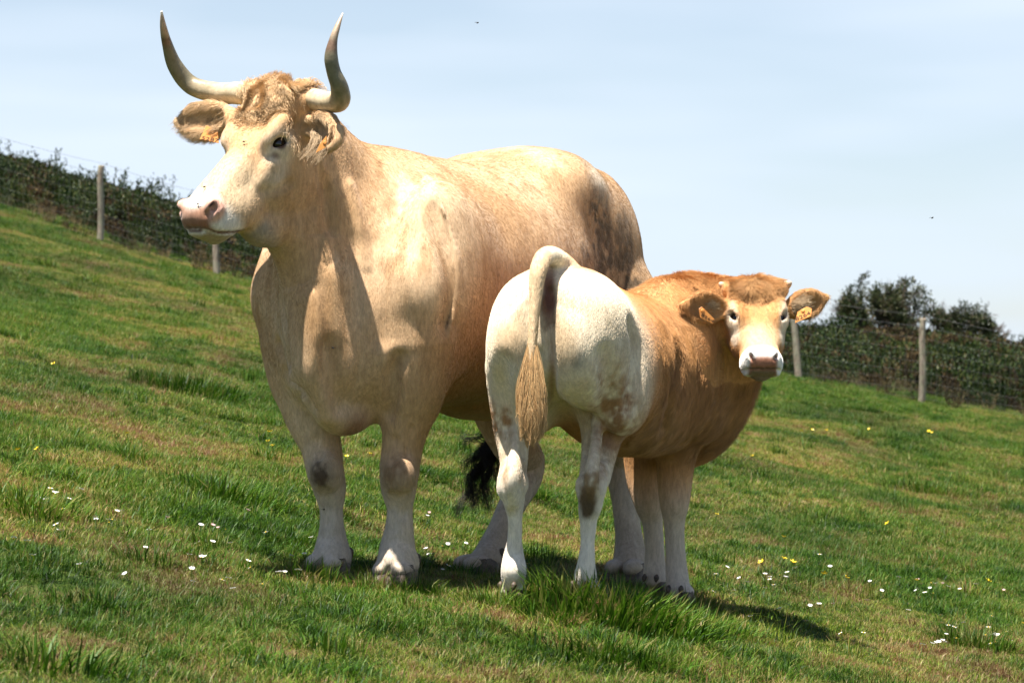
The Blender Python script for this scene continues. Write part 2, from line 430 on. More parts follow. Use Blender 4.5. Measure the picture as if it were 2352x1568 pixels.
HC = 0.0065
DH = -.12
def build_cow():
    b = Beast((-.60, 8.38), math.radians(208), 1, HC, ((-1.94, -.58, -.10), (.62, .62, 1.66)))
    F = b.F; p = b.p
    b.loft([(-1.84, .10, 1.22, 1.0), (-1.78, .165, 1.29, .9), (-1.68, .23, 1.385, .80), (-1.53, .28, 1.465, .74), (-1.36, .315, 1.52, .66), (-1.12, .37, 1.468, .575),
            (-.85, .39, 1.430, .60), (-.62, .37, 1.422, .585), (-.42, .335, 1.405, .57), (-.25, .29, 1.30, .60), (-.12, .23, 1.16, .60), (-.03, .16, 1.05, .64), (.0, .08, .98, .7)], pw=2.25)
    # hips, loin, haunches
    for sg in (-1, 1):
        F.ell(p(-1.28, .22 * sg, 1.36), [b.f, b.l, UP], [.15, .10, .09], .16)
        F.ell(p(-1.53, .18 * sg, 1.13), [unit(b.f + UP * .3), b.l, unit(UP - b.f * .3)], [.25, .165, .31], .10)
        F.ell(p(-1.64, .16 * sg, .98), [b.f, b.l, UP], [.17, .14, .30], .10)
        # shoulder blade, point of shoulder, upper arm
        F.ell(p(-.34, .25 * sg, 1.05), [unit(b.f - UP * .25), b.l, unit(UP + b.f * .25)], [.20, .12, .27], .12)
        F.ell(p(-.20, .235 * sg, .95), [b.f, b.l, UP], [.15, .13, .17], .08)
        F.ell(p(-.28, .215 * sg, .80), [unit(b.f + UP * .5), b.l, unit(UP - b.f * .5)], [.15, .11, .18], .08)
    # front of the chest and brisket
    F.ell(p(-.13, .0, .83), [b.f, b.l, UP], [.17, .21, .22], .10)
    F.chain([(*p(.02, .02, .98), .08), (*p(.05, .01, .84), .075), (*p(.03, .01, .70), .07), (*P(765, 945, 8.38), .058), (*P(800, 962, 8.42), .052), (*P(840, 945, 8.48), .04)], k=.055)
    
    # neck
    H = Head(P(644, 214, 8.44 + DH), (-.49, -.47, -.735), (.73, -.68, -.02), .545)
    F.chain([(*P(695, 322, 8.44), .125), (*P(760, 412, 8.58), .155), (*P(850, 480, 8.72), .195), (*P(950, 530, 8.95), .20)], k=.10)
    F.chain([(*P(685, 440, 8.42), .14), (*P(750, 540, 8.50), .17), (*P(800, 640, 8.56), .20), (*P(825, 740, 8.62), .22)], k=.10)
    F.chain([(*P(596, 526, 8.22), .054), (*P(652, 528, 8.30), .072), (*P(696, 614, 8.36), .072), (*P(722, 720, 8.38), .08), (*P(742, 830, 8.36), .08)], k=.10)
    # the head
    H.build(F, [(-.10, -.16), (-.03, -.045), (.06, .0), (.2, .012), (.35, .01), (.5, .012), (.65, .018), (.78, .02), (.88, .01), (.95, -.03), (.985, -.07), (1.01, -.12)],
            [(-.10, -.2), (0, -.32), (.1, -.44), (.2, -.49), (.32, -.495), (.45, -.51), (.58, -.455), (.7, -.375), (.8, -.30), (.88, -.255), (.95, -.225), (.985, -.19), (1.01, -.15)],
            [(-.10, .10, .8), (-.02, .19, .8), (.08, .225, .8), (.2, .222, .78), (.32, .215, .72), (.42, .185, .72), (.55, .155, .78), (.68, .14, .85), (.8, .148, .9), (.9, .152, .85), (.96, .13, .8), (1.01, .06, .7)], k=.05)
    eyes = []
    for sg in (-1, 1):
        F.ell(H.p(.28, .185 * sg, -.015), [H.f, H.a, H.n], [.07, .03, .030], .03)          # brow
        eyes.append(eye_socket(F, H, .335, .190, -.078, sg, .0250, .80, .56, (1, -.15, .62)))
        F.ell(H.p(.40, .152 * sg, -.29), [unit(H.f + H.n * .2), H.a, unit(H.n - H.f * .2)], [.11, .048, .085], .05)   # cheek
        F.cone(H.p(.46, .19 * sg, -.13), H.p(.62, .14 * sg, -.17), .012, .010, .03)           # facial crest
        F.ell(H.p(.80, .115 * sg, -.18), [H.f, H.a, H.n], [.085, .030, .045], .03)         # upper lip
        F.ell(H.p(.70, .125 * sg, -.23), [H.f, H.a, H.n], [.05, .022, .03], .03)
    F.ell(H.p(.88, 0, -.235), [H.f, H.a, H.n], [.05, .042, .028], .03)                    # chin
    F.ell(H.p(.93, 0, -.10), [H.f, H.a, H.n], [.035, .070, .050], .03)
    muzzle(F, H, [(489, 481), (501, 464), (492, 475), (485, 486), (476, 492)], [(436, 522), (465, 529), (500, 534), (535, 533), (568, 528)], .0215)
    F.ell(H.p(.08, 0, -.015), [H.f, H.a, H.n], [.075, .10, .04], .04)                       # poll
    for sg in (-1, 1): F.cone(H.p(.06, .12 * sg, -.05), P(566, 216, 8.40) if sg < 0 else P(712, 227, 8.27), .055, .038, .03)   # horn roots
    # ears
    e1 = ear(F, P(532, 272, 8.48 + DH), P(404, 280, 8.60 + DH), (-.1, -1, .1), .058, .026); 
    e2 = ear(F, P(716, 288, 8.26), P(778, 306, 8.04), (-.55, -1, -.25), .050, .026)
    F.chain([(*P(780, 296, 8.05), .013), (*P(776, 322, 8.03), .014), (*P(758, 342, 8.04), .012), (*P(738, 348, 8.07), .007)], k=.02, flat=((0, 1, 0), .8))
    ear_cut(F, e1, .058, .026); ear_cut(F, e2, .050, .026)
    # fore legs
    def fore(pts, sg, k=.05):
        F.chain(pts, k=k)
    R = [(*P(690, 800, 8.64), .12), (*P(695, 880, 8.62), .10), (*P(715, 960, 8.60), .080), (*P(738, 1020, 8.58), .066), (*P(748, 1080, 8.55), .060),
         (*P(757, 1120, 8.56), .054), (*P(761, 1165, 8.57), .039), (*P(763, 1210, 8.57), .040), (*P(763, 1250, 8.57), .051), (*P(760, 1285, 8.54), .060)]
    L4 = [(*P(930, 800, 8.46), .145), (*P(940, 880, 8.46), .12), (*P(935, 950, 8.46), .085), (*P(925, 1020, 8.46), .066), (*P(918, 1080, 8.45), .062),
          (*P(916, 1120, 8.46), .055), (*P(918, 1165, 8.47), .040), (*P(917, 1210, 8.47), .044), (*P(913, 1255, 8.47), .055), (*P(911, 1295, 8.44), .063)]
    fore(R, -1); fore(L4, 1)
    hoof_spots = []
    for (x, y, Y, fx) in ((756, 1300, 8.53, 0), (911, 1315, 8.43, 0)):
        c = P(x, y, Y); q = P(x, y + 14, Y)
        for sg in (-1, 1):
            F.ell(c + b.l * .034 * sg + b.f * .022 + UP * .012, [b.f, b.l, UP], [.046, .034, .027], .014)
        F.ell(c + b.f * -.035 + UP * .03, [b.f, b.l, UP], [.04, .05, .035], .03)
        F.cone(c + b.f * .10 - UP * .035, c + b.f * .040 + UP * .024, .013, .006, .012, sub=True)
        hoof_spots.append((c, b.f, b.l, 1.0))
    for c0 in (P(748, 1085, 8.50), P(917, 1090, 8.40)): F.ell(c0, [b.f, b.l, UP], [.045, .052, .06], .03)    # knees
    # hind legs: stifle, hock, cannon, pastern
    hr = [(*p(-1.42, -.20, .86), .17), (*p(-1.40, -.18, .72), .12), (*P(1178, 1010, 9.72), .085), (*P(1212, 1060, 9.80), .060), (*P(1205, 1105, 9.78), .056), (*P(1175, 1160, 9.68), .047),
          (*P(1150, 1215, 9.62), .045), (*P(1134, 1252, 9.58), .052), (*P(1116, 1285, 9.53), .054)]
    hl = [(*p(-1.62, .22, .92), .20), (*p(-1.62, .23, .76), .15), (*P(1425, 980, 9.88), .105), (*P(1430, 1050, 9.93), .072), (*P(1430, 1090, 9.93), .062), (*P(1436, 1150, 9.90), .050),
          (*P(1442, 1210, 9.87), .048), (*P(1446, 1250, 9.85), .054), (*P(1445, 1285, 9.82), .058)]
    F.chain(hr, k=.05); F.chain(hl, k=.06)
    fr = unit((-.85, -.45, 0)); lr = np.cross(UP, fr)
    for (c, f, l) in ((P(1102, 1300, 9.50), fr, lr), (P(1443, 1310, 9.78), b.f, b.l)):
        for sg in (-1, 1): F.ell(c + l * .036 * sg + f * .03 + UP * .014, [f, l, UP], [.054, .036, .029], .016)
        F.ell(c - f * .04 + UP * .03, [f, l, UP], [.045, .05, .04], .03)
        F.cone(c + f * .11 - UP * .035, c + f * .045 + UP * .024, .013, .006, .012, sub=True)
        hoof_spots.append((c, f, l, 1.08))
    F.chain([(*P(1198, 1050, 9.84), .03), (*P(1226, 1050, 9.90), .036), (*P(1228, 1085, 9.90), .03)], k=.04)    # point of the hock
    # tail root down the rump
    tl = [(*p(-1.80, .0, 1.50), .05), (*p(-1.93, .0, 1.40), .045), (*p(-1.98, .0, 1.2), .035)]
    # udder-less belly fold and flank hollow
    F.ell(p(-1.02, 0, .60), [b.f, b.l, UP], [.20, .10, .05], .08)
    groove(F, [(1005, 480), (1028, 550), (1045, 610), (1052, 670), (1042, 740)], .034, .006, .05)
    groove(F, [(845, 560), (862, 630), (872, 700), (880, 770)], .040, .004, .05)
    groove(F, [(640, 690), (650, 760), (655, 830)], .024, .008, .03)
    groove(F, [(725, 1010), (733, 1050)], .012, .005, .015); groove(F, [(905, 1010), (900, 1050)], .014, .005, .015); groove(F, [(945, 985), (938, 1040)], .014, .006, .015)
    groove(F, [(745, 1125), (748, 1150), (750, 1200)], .012, .004, .015); groove(F, [(905, 1135), (903, 1165), (901, 1210)], .012, .004, .015); groove(F, [(930, 1135), (932, 1180)], .012, .004, .015)
    groove(F, [(640, 790), (650, 832), (662, 867), (689, 905), (724, 936)], .022, .020, .025)
    groove(F, [(915, 822), (902, 862), (900, 910), (893, 950)], .020, .020, .025)
    ridge(F, [(712, 690), (720, 735), (724, 798), (733, 882), (752, 950)], .018, .004, .05)
    ridge(F, [(732, 350), (740, 430), (746, 520), (748, 590)], .010, .004, .02); ridge(F, [(800, 430), (822, 520), (838, 610)], .012, .003, .03)
    groove(F, [(768, 800), (774, 880), (790, 930)], .030, .008, .04)
    ridge(F, [(985, 405), (1012, 465), (1030, 520), (1050, 598), (1046, 683), (1027, 775)], .006, .004, .008)
    groove(F, [(745, 330), (752, 420), (760, 520)], .016, .005, .03)
    groove(F, [(606, 440), (628, 440), (650, 432), (668, 420)], .012, .003, .015)
    return b, H, hoof_spots, eyes

HK = 0.0055
def build_calf():
    b = Beast((.085, 8.05), math.radians(25), 1, HK, ((-.20, -.76, -.12), (1.50, .36, 1.14)))
    F = b.F; p = b.p
    b.loft([(-.02, .06, .95, .80), (.01, .12, 1.0, .75), (.09, .165, 1.035, .71), (.22, .195, 1.035, .65), (.38, .215, 1.005, .53), (.58, .215, .97, .45), (.78, .205, .965, .435),
            (.95, .195, .975, .44), (1.10, .18, .99, .46), (1.22, .13, .93, .50), (1.31, .07, .84, .58)], k=.02, pw=2.2)
    for sg in (-1, 1):
        F.ell(p(.15, .092 * sg, .80), [unit(b.f + UP * .25), b.l, unit(UP - b.f * .25)], [.18, .13, .205], .06)
        F.ell(p(.08, .092 * sg, .775), [b.f, b.l, UP], [.115, .10, .135], .035)
        F.ell(p(.30, .15 * sg, .66), [unit(b.f - UP * .6), b.l, unit(UP + b.f * .6)], [.14, .08, .15], .06)
        F.ell(p(.93, .135 * sg, .74), [b.f, b.l, UP], [.14, .085, .20], .06)
        F.ell(p(1.04, .13 * sg, .60), [b.f, b.l, UP], [.10, .08, .12], .05)
    F.cone(p(-.085, .005, .84), p(-.045, .005, .60), .012, .012, .03, sub=True)
    F.ell(p(1.10, 0, .965), [b.f, b.l, UP], [.15, .075, .05], .06)      # withers
    # neck turned back, throat and brisket
    F.chain([(*p(.92, .0, .80), .18), (*P(1605, 752, 9.22), .160), (*P(1662, 745, 9.16), .135), (*P(1722, 728, 8.98), .102)], k=.06)
    F.chain([(*P(1716, 800, 8.92), .065), (*P(1692, 880, 8.98), .072), (*P(1654, 945, 9.06), .086), (*P(1602, 1003, 9.14), .09), (*P(1560, 1030, 9.15), .075)], k=.07)
    F.chain([(*P(1560, 668, 9.2), .05), (*P(1610, 672, 9.18), .055), (*P(1680, 685, 9.02), .06)], k=.06)
    H = Head(P(1733, 664, 8.84), (.03, -.75, -.66), (1, .05, 0), .330)
    H.build(F, [(-.10, -.20), (-.03, -.03), (.06, .02), (.2, .03), (.35, .01), (.5, -.02), (.65, -.045), (.78, -.055), (.88, -.055), (.95, -.07), (.98, -.10), (1.01, -.15)],
            [(-.10, -.25), (0, -.40), (.1, -.46), (.2, -.49), (.32, -.48), (.45, -.44), (.58, -.39), (.7, -.36), (.8, -.35), (.88, -.34), (.95, -.32), (.98, -.28), (1.01, -.24)],
            [(-.10, .14, .8), (-.02, .23, .8), (.08, .265, .8), (.2, .27, .75), (.32, .268, .7), (.42, .245, .7), (.55, .20, .75), (.68, .175, .8), (.8, .18, .85), (.9, .19, .8), (.96, .175, .75), (1.01, .11, .7)], k=.04)
    eyes = []
    for sg in (-1, 1):
        F.ell(H.p(.27, .215 * sg, -.01), [H.f, H.a, H.n], [.06, .028, .025], .025)
        F.ell(H.p(.44, .17 * sg, -.28), [H.f, H.a, H.n], [.08, .035, .06], .04)
        eyes.append(eye_socket(F, H, .375, .222, -.058, sg, .0205, .52, .83, (.8, -.35, .0)))
        F.ell(H.p(.93, .105 * sg, -.14), [H.f, H.a, H.n], [.028, .024, .03], .02)
        F.ell(H.p(.86, .14 * sg, -.25), [H.f, H.a, H.n], [.05, .022, .032], .02)
    F.chain([(*P(1668, 728, 8.86), .030), (*P(1660, 745, 8.84), .034), (*P(1662, 775, 8.90), .034)], k=.04)
    F.ell(H.p(.88, 0, -.33), [H.f, H.a, H.n], [.040, .036, .024], .02)
    F.ell(H.p(.95, 0, -.17), [H.f, H.a, H.n], [.020, .046, .032], .02)
    muzzle(F, H, [(1723, 818), (1718, 809), (1720, 815), (1724, 821), (1728, 826)], [(1746, 846), (1733, 846), (1720, 848), (1706, 850)], .0115)
    F.ell(H.p(.02, 0, .01), [H.f, H.a, H.n], [.05, .085, .035], .03)
    F.cone(H.p(.07, -.12, .0), H.p(.03, -.26, .02), .035, .024, .03); F.cone(H.p(.07, .12, .0), H.p(.03, .26, .02), .035, .024, .03)
    e1 = ear(F, P(1664, 708, 8.78), P(1566, 702, 8.70), (-.05, -1, -.05), .056, .022, .02)
    e2 = ear(F, P(1810, 712, 8.84), P(1899, 682, 8.86), (.05, -1, -.1), .050, .022, .02)
    ear_cut(F, e1, .056, .022); ear_cut(F, e2, .050, .022)
    # hind legs
    hl = [(*P(1190, 860, 8.22), .095), (*P(1178, 935, 8.23), .068), (*P(1177, 1000, 8.24), .054), (*P(1180, 1060, 8.20), .042), (*P(1177, 1100, 8.16), .043), (*P(1180, 1145, 8.17), .034),
          (*P(1182, 1190, 8.18), .0225), (*P(1182, 1235, 8.19), .0215), (*P(1180, 1275, 8.20), .031), (*P(1180, 1310, 8.19), .040), (*P(1179, 1338, 8.21), .034)]
    hr = [(*P(1385, 860, 8.32), .115), (*P(1385, 940, 8.32), .085), (*P(1378, 1000, 8.30), .058), (*P(1366, 1060, 8.24), .042), (*P(1361, 1110, 8.17), .043), (*P(1355, 1160, 8.16), .036),
          (*P(1350, 1200, 8.16), .025), (*P(1349, 1250, 8.16), .0225), (*P(1347, 1290, 8.16), .027), (*P(1345, 1322, 8.17), .035), (*P(1344, 1345, 8.18), .031)]
    F.chain(hl, k=.04); F.chain(hr, k=.04)
    F.cone(P(1405, 930, 8.36), P(1384, 1100, 8.22), .042, .018, .05)
    for (x, tx, dx) in ((1177, 1182, -1), (1358, 1372, 1)):      # heel bone, cord above it, knuckles either side
        F.chain([(*P(tx, 975, 8.215), .018), (*P((x + tx) / 2 + 2, 1035, 8.15), .018), (*P(x + 3, 1075, 8.115), .022), (*P(x, 1110, 8.108), .023), (*P(x - 1, 1150, 8.135), .016)], k=.034)
        F.ell(P(x - 22, 1118, 8.15), np.eye(3), [.017, .02, .032], .02); F.ell(P(x + 22, 1112, 8.15), np.eye(3), [.017, .02, .030], .02)
    # fore legs
    fr = [(*P(1545, 880, 9.02), .10), (*P(1550, 960, 9.0), .085), (*P(1552, 1040, 9.0), .068), (*P(1550, 1100, 8.99), .060), (*P(1549, 1150, 8.97), .052), (*P(1549, 1195, 8.98), .038),
          (*P(1550, 1240, 8.99), .034), (*P(1552, 1290, 8.99), .036), (*P(1556, 1335, 8.98), .040), (*P(1560, 1360, 8.96), .038)]
    fl = [(*P(1500, 880, 9.24), .09), (*P(1492, 960, 9.24), .08), (*P(1480, 1040, 9.24), .070), (*P(1480, 1100, 9.23), .062), (*P(1488, 1150, 9.21), .052), (*P(1497, 1195, 9.22), .037),
          (*P(1502, 1240, 9.22), .034), (*P(1504, 1285, 9.22), .036), (*P(1504, 1315, 9.21), .040), (*P(1505, 1335, 9.20), .038)]
    F.chain(fr, k=.05); F.chain(fl, k=.05)
    spots = []
    for (x, y, Y) in ((1179, 1362, 8.2), (1344, 1360, 8.18), (1561, 1368, 8.95), (1505, 1342, 9.2)):
        c = P(x, y, Y)
        for sg in (-1, 1): F.ell(c + b.l * .021 * sg + b.f * .012 + UP * .012, [b.f, b.l, UP], [.034, .024, .024], .012)
        spots.append((c, b.f, b.l, .66))
    # tail, lifted at its root
    F.chain([(*P(1302, 628, 8.26), .040), (*P(1284, 598, 8.12), .031), (*P(1256, 586, 8.03), .026), (*P(1236, 622, 7.975), .025), (*P(1229, 690, 7.95), .0175), (*P(1223, 770, 7.93), .013),
             (*P(1219, 850, 7.92), .012), (*P(1219, 930, 7.92), .009)], k=.02)
    groove(F, [(1458, 750), (1466, 800), (1468, 860), (1455, 930)], .026, .008, .04)
    groove(F, [(1264, 668), (1262, 720), (1262, 790), (1267, 860), (1274, 925)], .014, .013, .018)
    groove(F, [(1160, 985), (1163, 1035)], .012, .006, .015); groove(F, [(1203, 985), (1203, 1040)], .012, .007, .015)
    groove(F, [(1352, 985), (1346, 1040)], .012, .006, .015); groove(F, [(1392, 1000), (1386, 1050)], .012, .007, .015)
    groove(F, [(1150, 840), (1148, 900), (1156, 960)], .03, .006, .04); groove(F, [(1400, 820), (1405, 890), (1398, 950)], .03, .006, .04)
    groove(F, [(1560, 820), (1545, 900), (1530, 980)], .022, .006, .03)
    return b, H, spots, eyes
# ------------------------------------------------------------------ coats: colour on the vertices, fur strands
def gb(W, c, r, ax=None):
    """soft round patch of colour about point c"""
    return np.exp(-((W - c) ** 2).sum(1) / (r * r))

def normals(W, Q):
    a, b, c, d = (W[Q[:, i]] for i in range(4)); n = np.cross(c - a, d - b); N = np.zeros_like(W)
    for i in range(4):
        for ax in range(3): N[:, ax] += np.bincount(Q[:, i], weights=n[:, ax], minlength=len(W))
    return N / (np.linalg.norm(N, axis=1)[:, None] + 1e-12)

def lerp(C, c2, w): return C + (np.asarray(c2, float) - C) * np.clip(w, 0, 1)[:, None]

def nose_pad(H, u, y, z, N, w, lo, up, u0):
    nf = N @ H.f
    return sstep(u0, u0 + .03, u) * sstep(w + .02, w - .015, np.abs(y)) * sstep(lo - .02, lo + .01, z) * sstep(up + .02, up - .02, z) * sstep(-.1, .25, nf)

def cow_colour(W, N, b, H):
    s, t, z = b.loc(W); u, y, v = H.loc(W); n1 = fbm(W * 3.2, 3, 3); n2 = fbm(W * [14, 14, 5], 3, 9); n3 = fbm(W * 45, 3, 21)
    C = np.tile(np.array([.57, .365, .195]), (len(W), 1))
    C = lerp(C, (.76, .60, .41), .6 * sstep(-.3, .6, n1))
    n4 = fbm(W * [26, 26, 3.2], 3, 14); C = lerp(C, (.38, .215, .095), .62 * sstep(-.05, .45, n4) * sstep(.6, .8, z)); n5 = fbm(W * [5, 5, 4], 2, 15); C = lerp(C, (.43, .25, .11), .5 * sstep(.05, .5, n5) * sstep(.6, .8, z))
    C = lerp(C, (.47, .285, .135), .45 * sstep(.05, .7, n2))
    C = lerp(C, (.40, .215, .09), .7 * sstep(1.02, .72, z) * sstep(-.10, -.35, s))                      # browner low flank: part coat colour, part painted shade
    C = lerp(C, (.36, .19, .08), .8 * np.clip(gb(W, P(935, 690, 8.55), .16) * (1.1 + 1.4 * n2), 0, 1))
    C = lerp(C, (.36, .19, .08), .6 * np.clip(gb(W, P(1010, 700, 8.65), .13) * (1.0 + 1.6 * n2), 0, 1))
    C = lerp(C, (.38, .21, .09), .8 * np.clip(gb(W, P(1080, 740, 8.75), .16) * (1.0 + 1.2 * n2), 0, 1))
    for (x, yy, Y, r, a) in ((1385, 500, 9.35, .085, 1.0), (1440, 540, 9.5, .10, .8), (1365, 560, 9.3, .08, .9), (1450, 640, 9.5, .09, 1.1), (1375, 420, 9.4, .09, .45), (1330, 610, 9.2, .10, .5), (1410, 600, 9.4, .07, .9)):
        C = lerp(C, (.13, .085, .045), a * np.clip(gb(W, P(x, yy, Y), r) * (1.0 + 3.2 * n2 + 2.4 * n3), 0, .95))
    C = lerp(C, (.75, .62, .46), .8 * np.clip(gb(W, P(1385, 405, 9.4), .07) * 1.2, 0, 1))
    leg = sstep(.50, .26, z) * sstep(.0, .02, .8 - z)
    C = lerp(C, (.56, .485, .39), leg * .9)
    C = lerp(C, (.42, .34, .26), sstep(.14, .05, z - (-.03 * s)) * .6)
    C = lerp(C, (.075, .045, .025), .95 * np.clip(gb(W, P(738, 1088, 8.47), .038) * 1.5 * (1 + n3), 0, 1))
    C = lerp(C, (.20, .11, .05), .8 * np.clip(gb(W, P(908, 1090, 8.38), .055) * 1.2 * (1 + n3), 0, 1))
    C = lerp(C, (.20, .07, .03), .7 * np.clip(gb(W, P(810, 985, 8.40), .055) * 1.3, 0, 1))            # bare brisket skin
    hd = sstep(1.12, 1.0, u) * sstep(.30, .24, np.abs(y)) * sstep(-.12, .0, u) * sstep(-.62, -.5, v)  # head only
    hd = hd * ((W - H.p(.5, 0, -.2)) ** 2).sum(1).__lt__(.42 ** 2)
    C = lerp(C, (.60, .365, .175), hd * .8 * sstep(.62, .30, u) * sstep(-.20, -.02, v))
    C = lerp(C, (.66, .51, .33), hd * .85 * sstep(.42, .60, u + .05 * n1) * sstep(-.3, -.1, v))
    C = lerp(C, (.72, .66, .57), hd * sstep(.76, .86, u + .05 * n1 + .02 * n3))
    for sg in (-1, 1):
        d = np.sqrt(((u - .345) / .16) ** 2 + ((y - .2 * sg) / .11) ** 2 + ((v + .09) / .13) ** 2)
        C = lerp(C, (.72, .62, .48), hd * .8 * sstep(1.1, .5, d + .12 * n2))
        d = np.sqrt(((u - .47) / .13) ** 2 + ((y - .18 * sg) / .09) ** 2 + ((v + .19) / .09) ** 2)
        C = lerp(C, (.68, .58, .45), hd * .6 * sstep(1.1, .4, d + .2 * n2))
        d = ((W - mirror(H, H.p(.345, .2, -.085)) if sg < 0 else W - H.p(.345, .2, -.085)) ** 2).sum(1) ** .5
        C = lerp(C, (.10, .05, .035), sstep(.026, .018, d))
        q = H.p(.41, .19, -.105) if sg > 0 else mirror(H, H.p(.41, .19, -.105)); d = ((W - q) ** 2).sum(1) ** .5; C = lerp(C, (.16, .08, .055), .85 * sstep(.022, .010, d))
        nn = H.p(*[H.nostril[0], abs(H.nostril[1]) * sg, H.nostril[2]]); d = (((W - nn) @ H.f / 1.4) ** 2 + ((W - nn) @ H.a) ** 2 + ((W - nn) @ H.n) ** 2) ** .5
        C = lerp(C, (.55, .27, .19), hd * sstep(.055, .034, d) * .8)
    mo = sorted(H.mouth, key=lambda q: q[0]); mz = np.interp(u, [q[0] for q in mo], [q[2] for q in mo])
    pad = nose_pad(H, u, y, v, N, .12, -.25, -.005, .90) * sstep(-.002, .012, v - mz)
    C = lerp(C, (.25, .110, .058), pad * hd)
    C = lerp(C, (.36, .19, .12), pad * hd * sstep(-.07, -.02, v))
    for sg in (-1, 1):
        nn = H.p(*[H.nostril[0], abs(H.nostril[1]) * sg, H.nostril[2]]) - H.f * .012; d = ((W - nn) ** 2).sum(1) ** .5
        C = lerp(C, (.025, .012, .01), sstep(.024, .014, d))
    mo = sorted(H.mouth, key=lambda q: q[0]); mz = np.interp(u, [q[0] for q in mo], [q[2] for q in mo])
    C = lerp(C, (.16, .09, .06), hd * sstep(.018, .005, np.abs(v - mz)) * sstep(mo[0][0] - .01, mo[0][0] + .05, u))
    C = lerp(C, (.36, .28, .19), hd * sstep(-.012, -.035, v - mz) * sstep(.66, .74, u) * .95)
    e = sstep(.0, .03, (W - P(500, 280, 8.36)) @ -b.l - .0) * sstep(1.30, 1.34, z) * sstep(.10, .03, u) 
    for ft in cow_feet: C = lerp(C, (.20, .14, .09), .85 * sstep(.10, .05, np.linalg.norm(W[:, :2] - ft[0][:2], axis=1)) * sstep(.030, .0, W[:, 2] - ft[0][2] + .012 * n3))
    C = C * (1 + .10 * n3[:, None]) * (1 + .07 * n2[:, None])
    fl = sstep(.60, .66, vnoise(W * 60, 5)) * .0
    return np.clip(C, .01, .9)

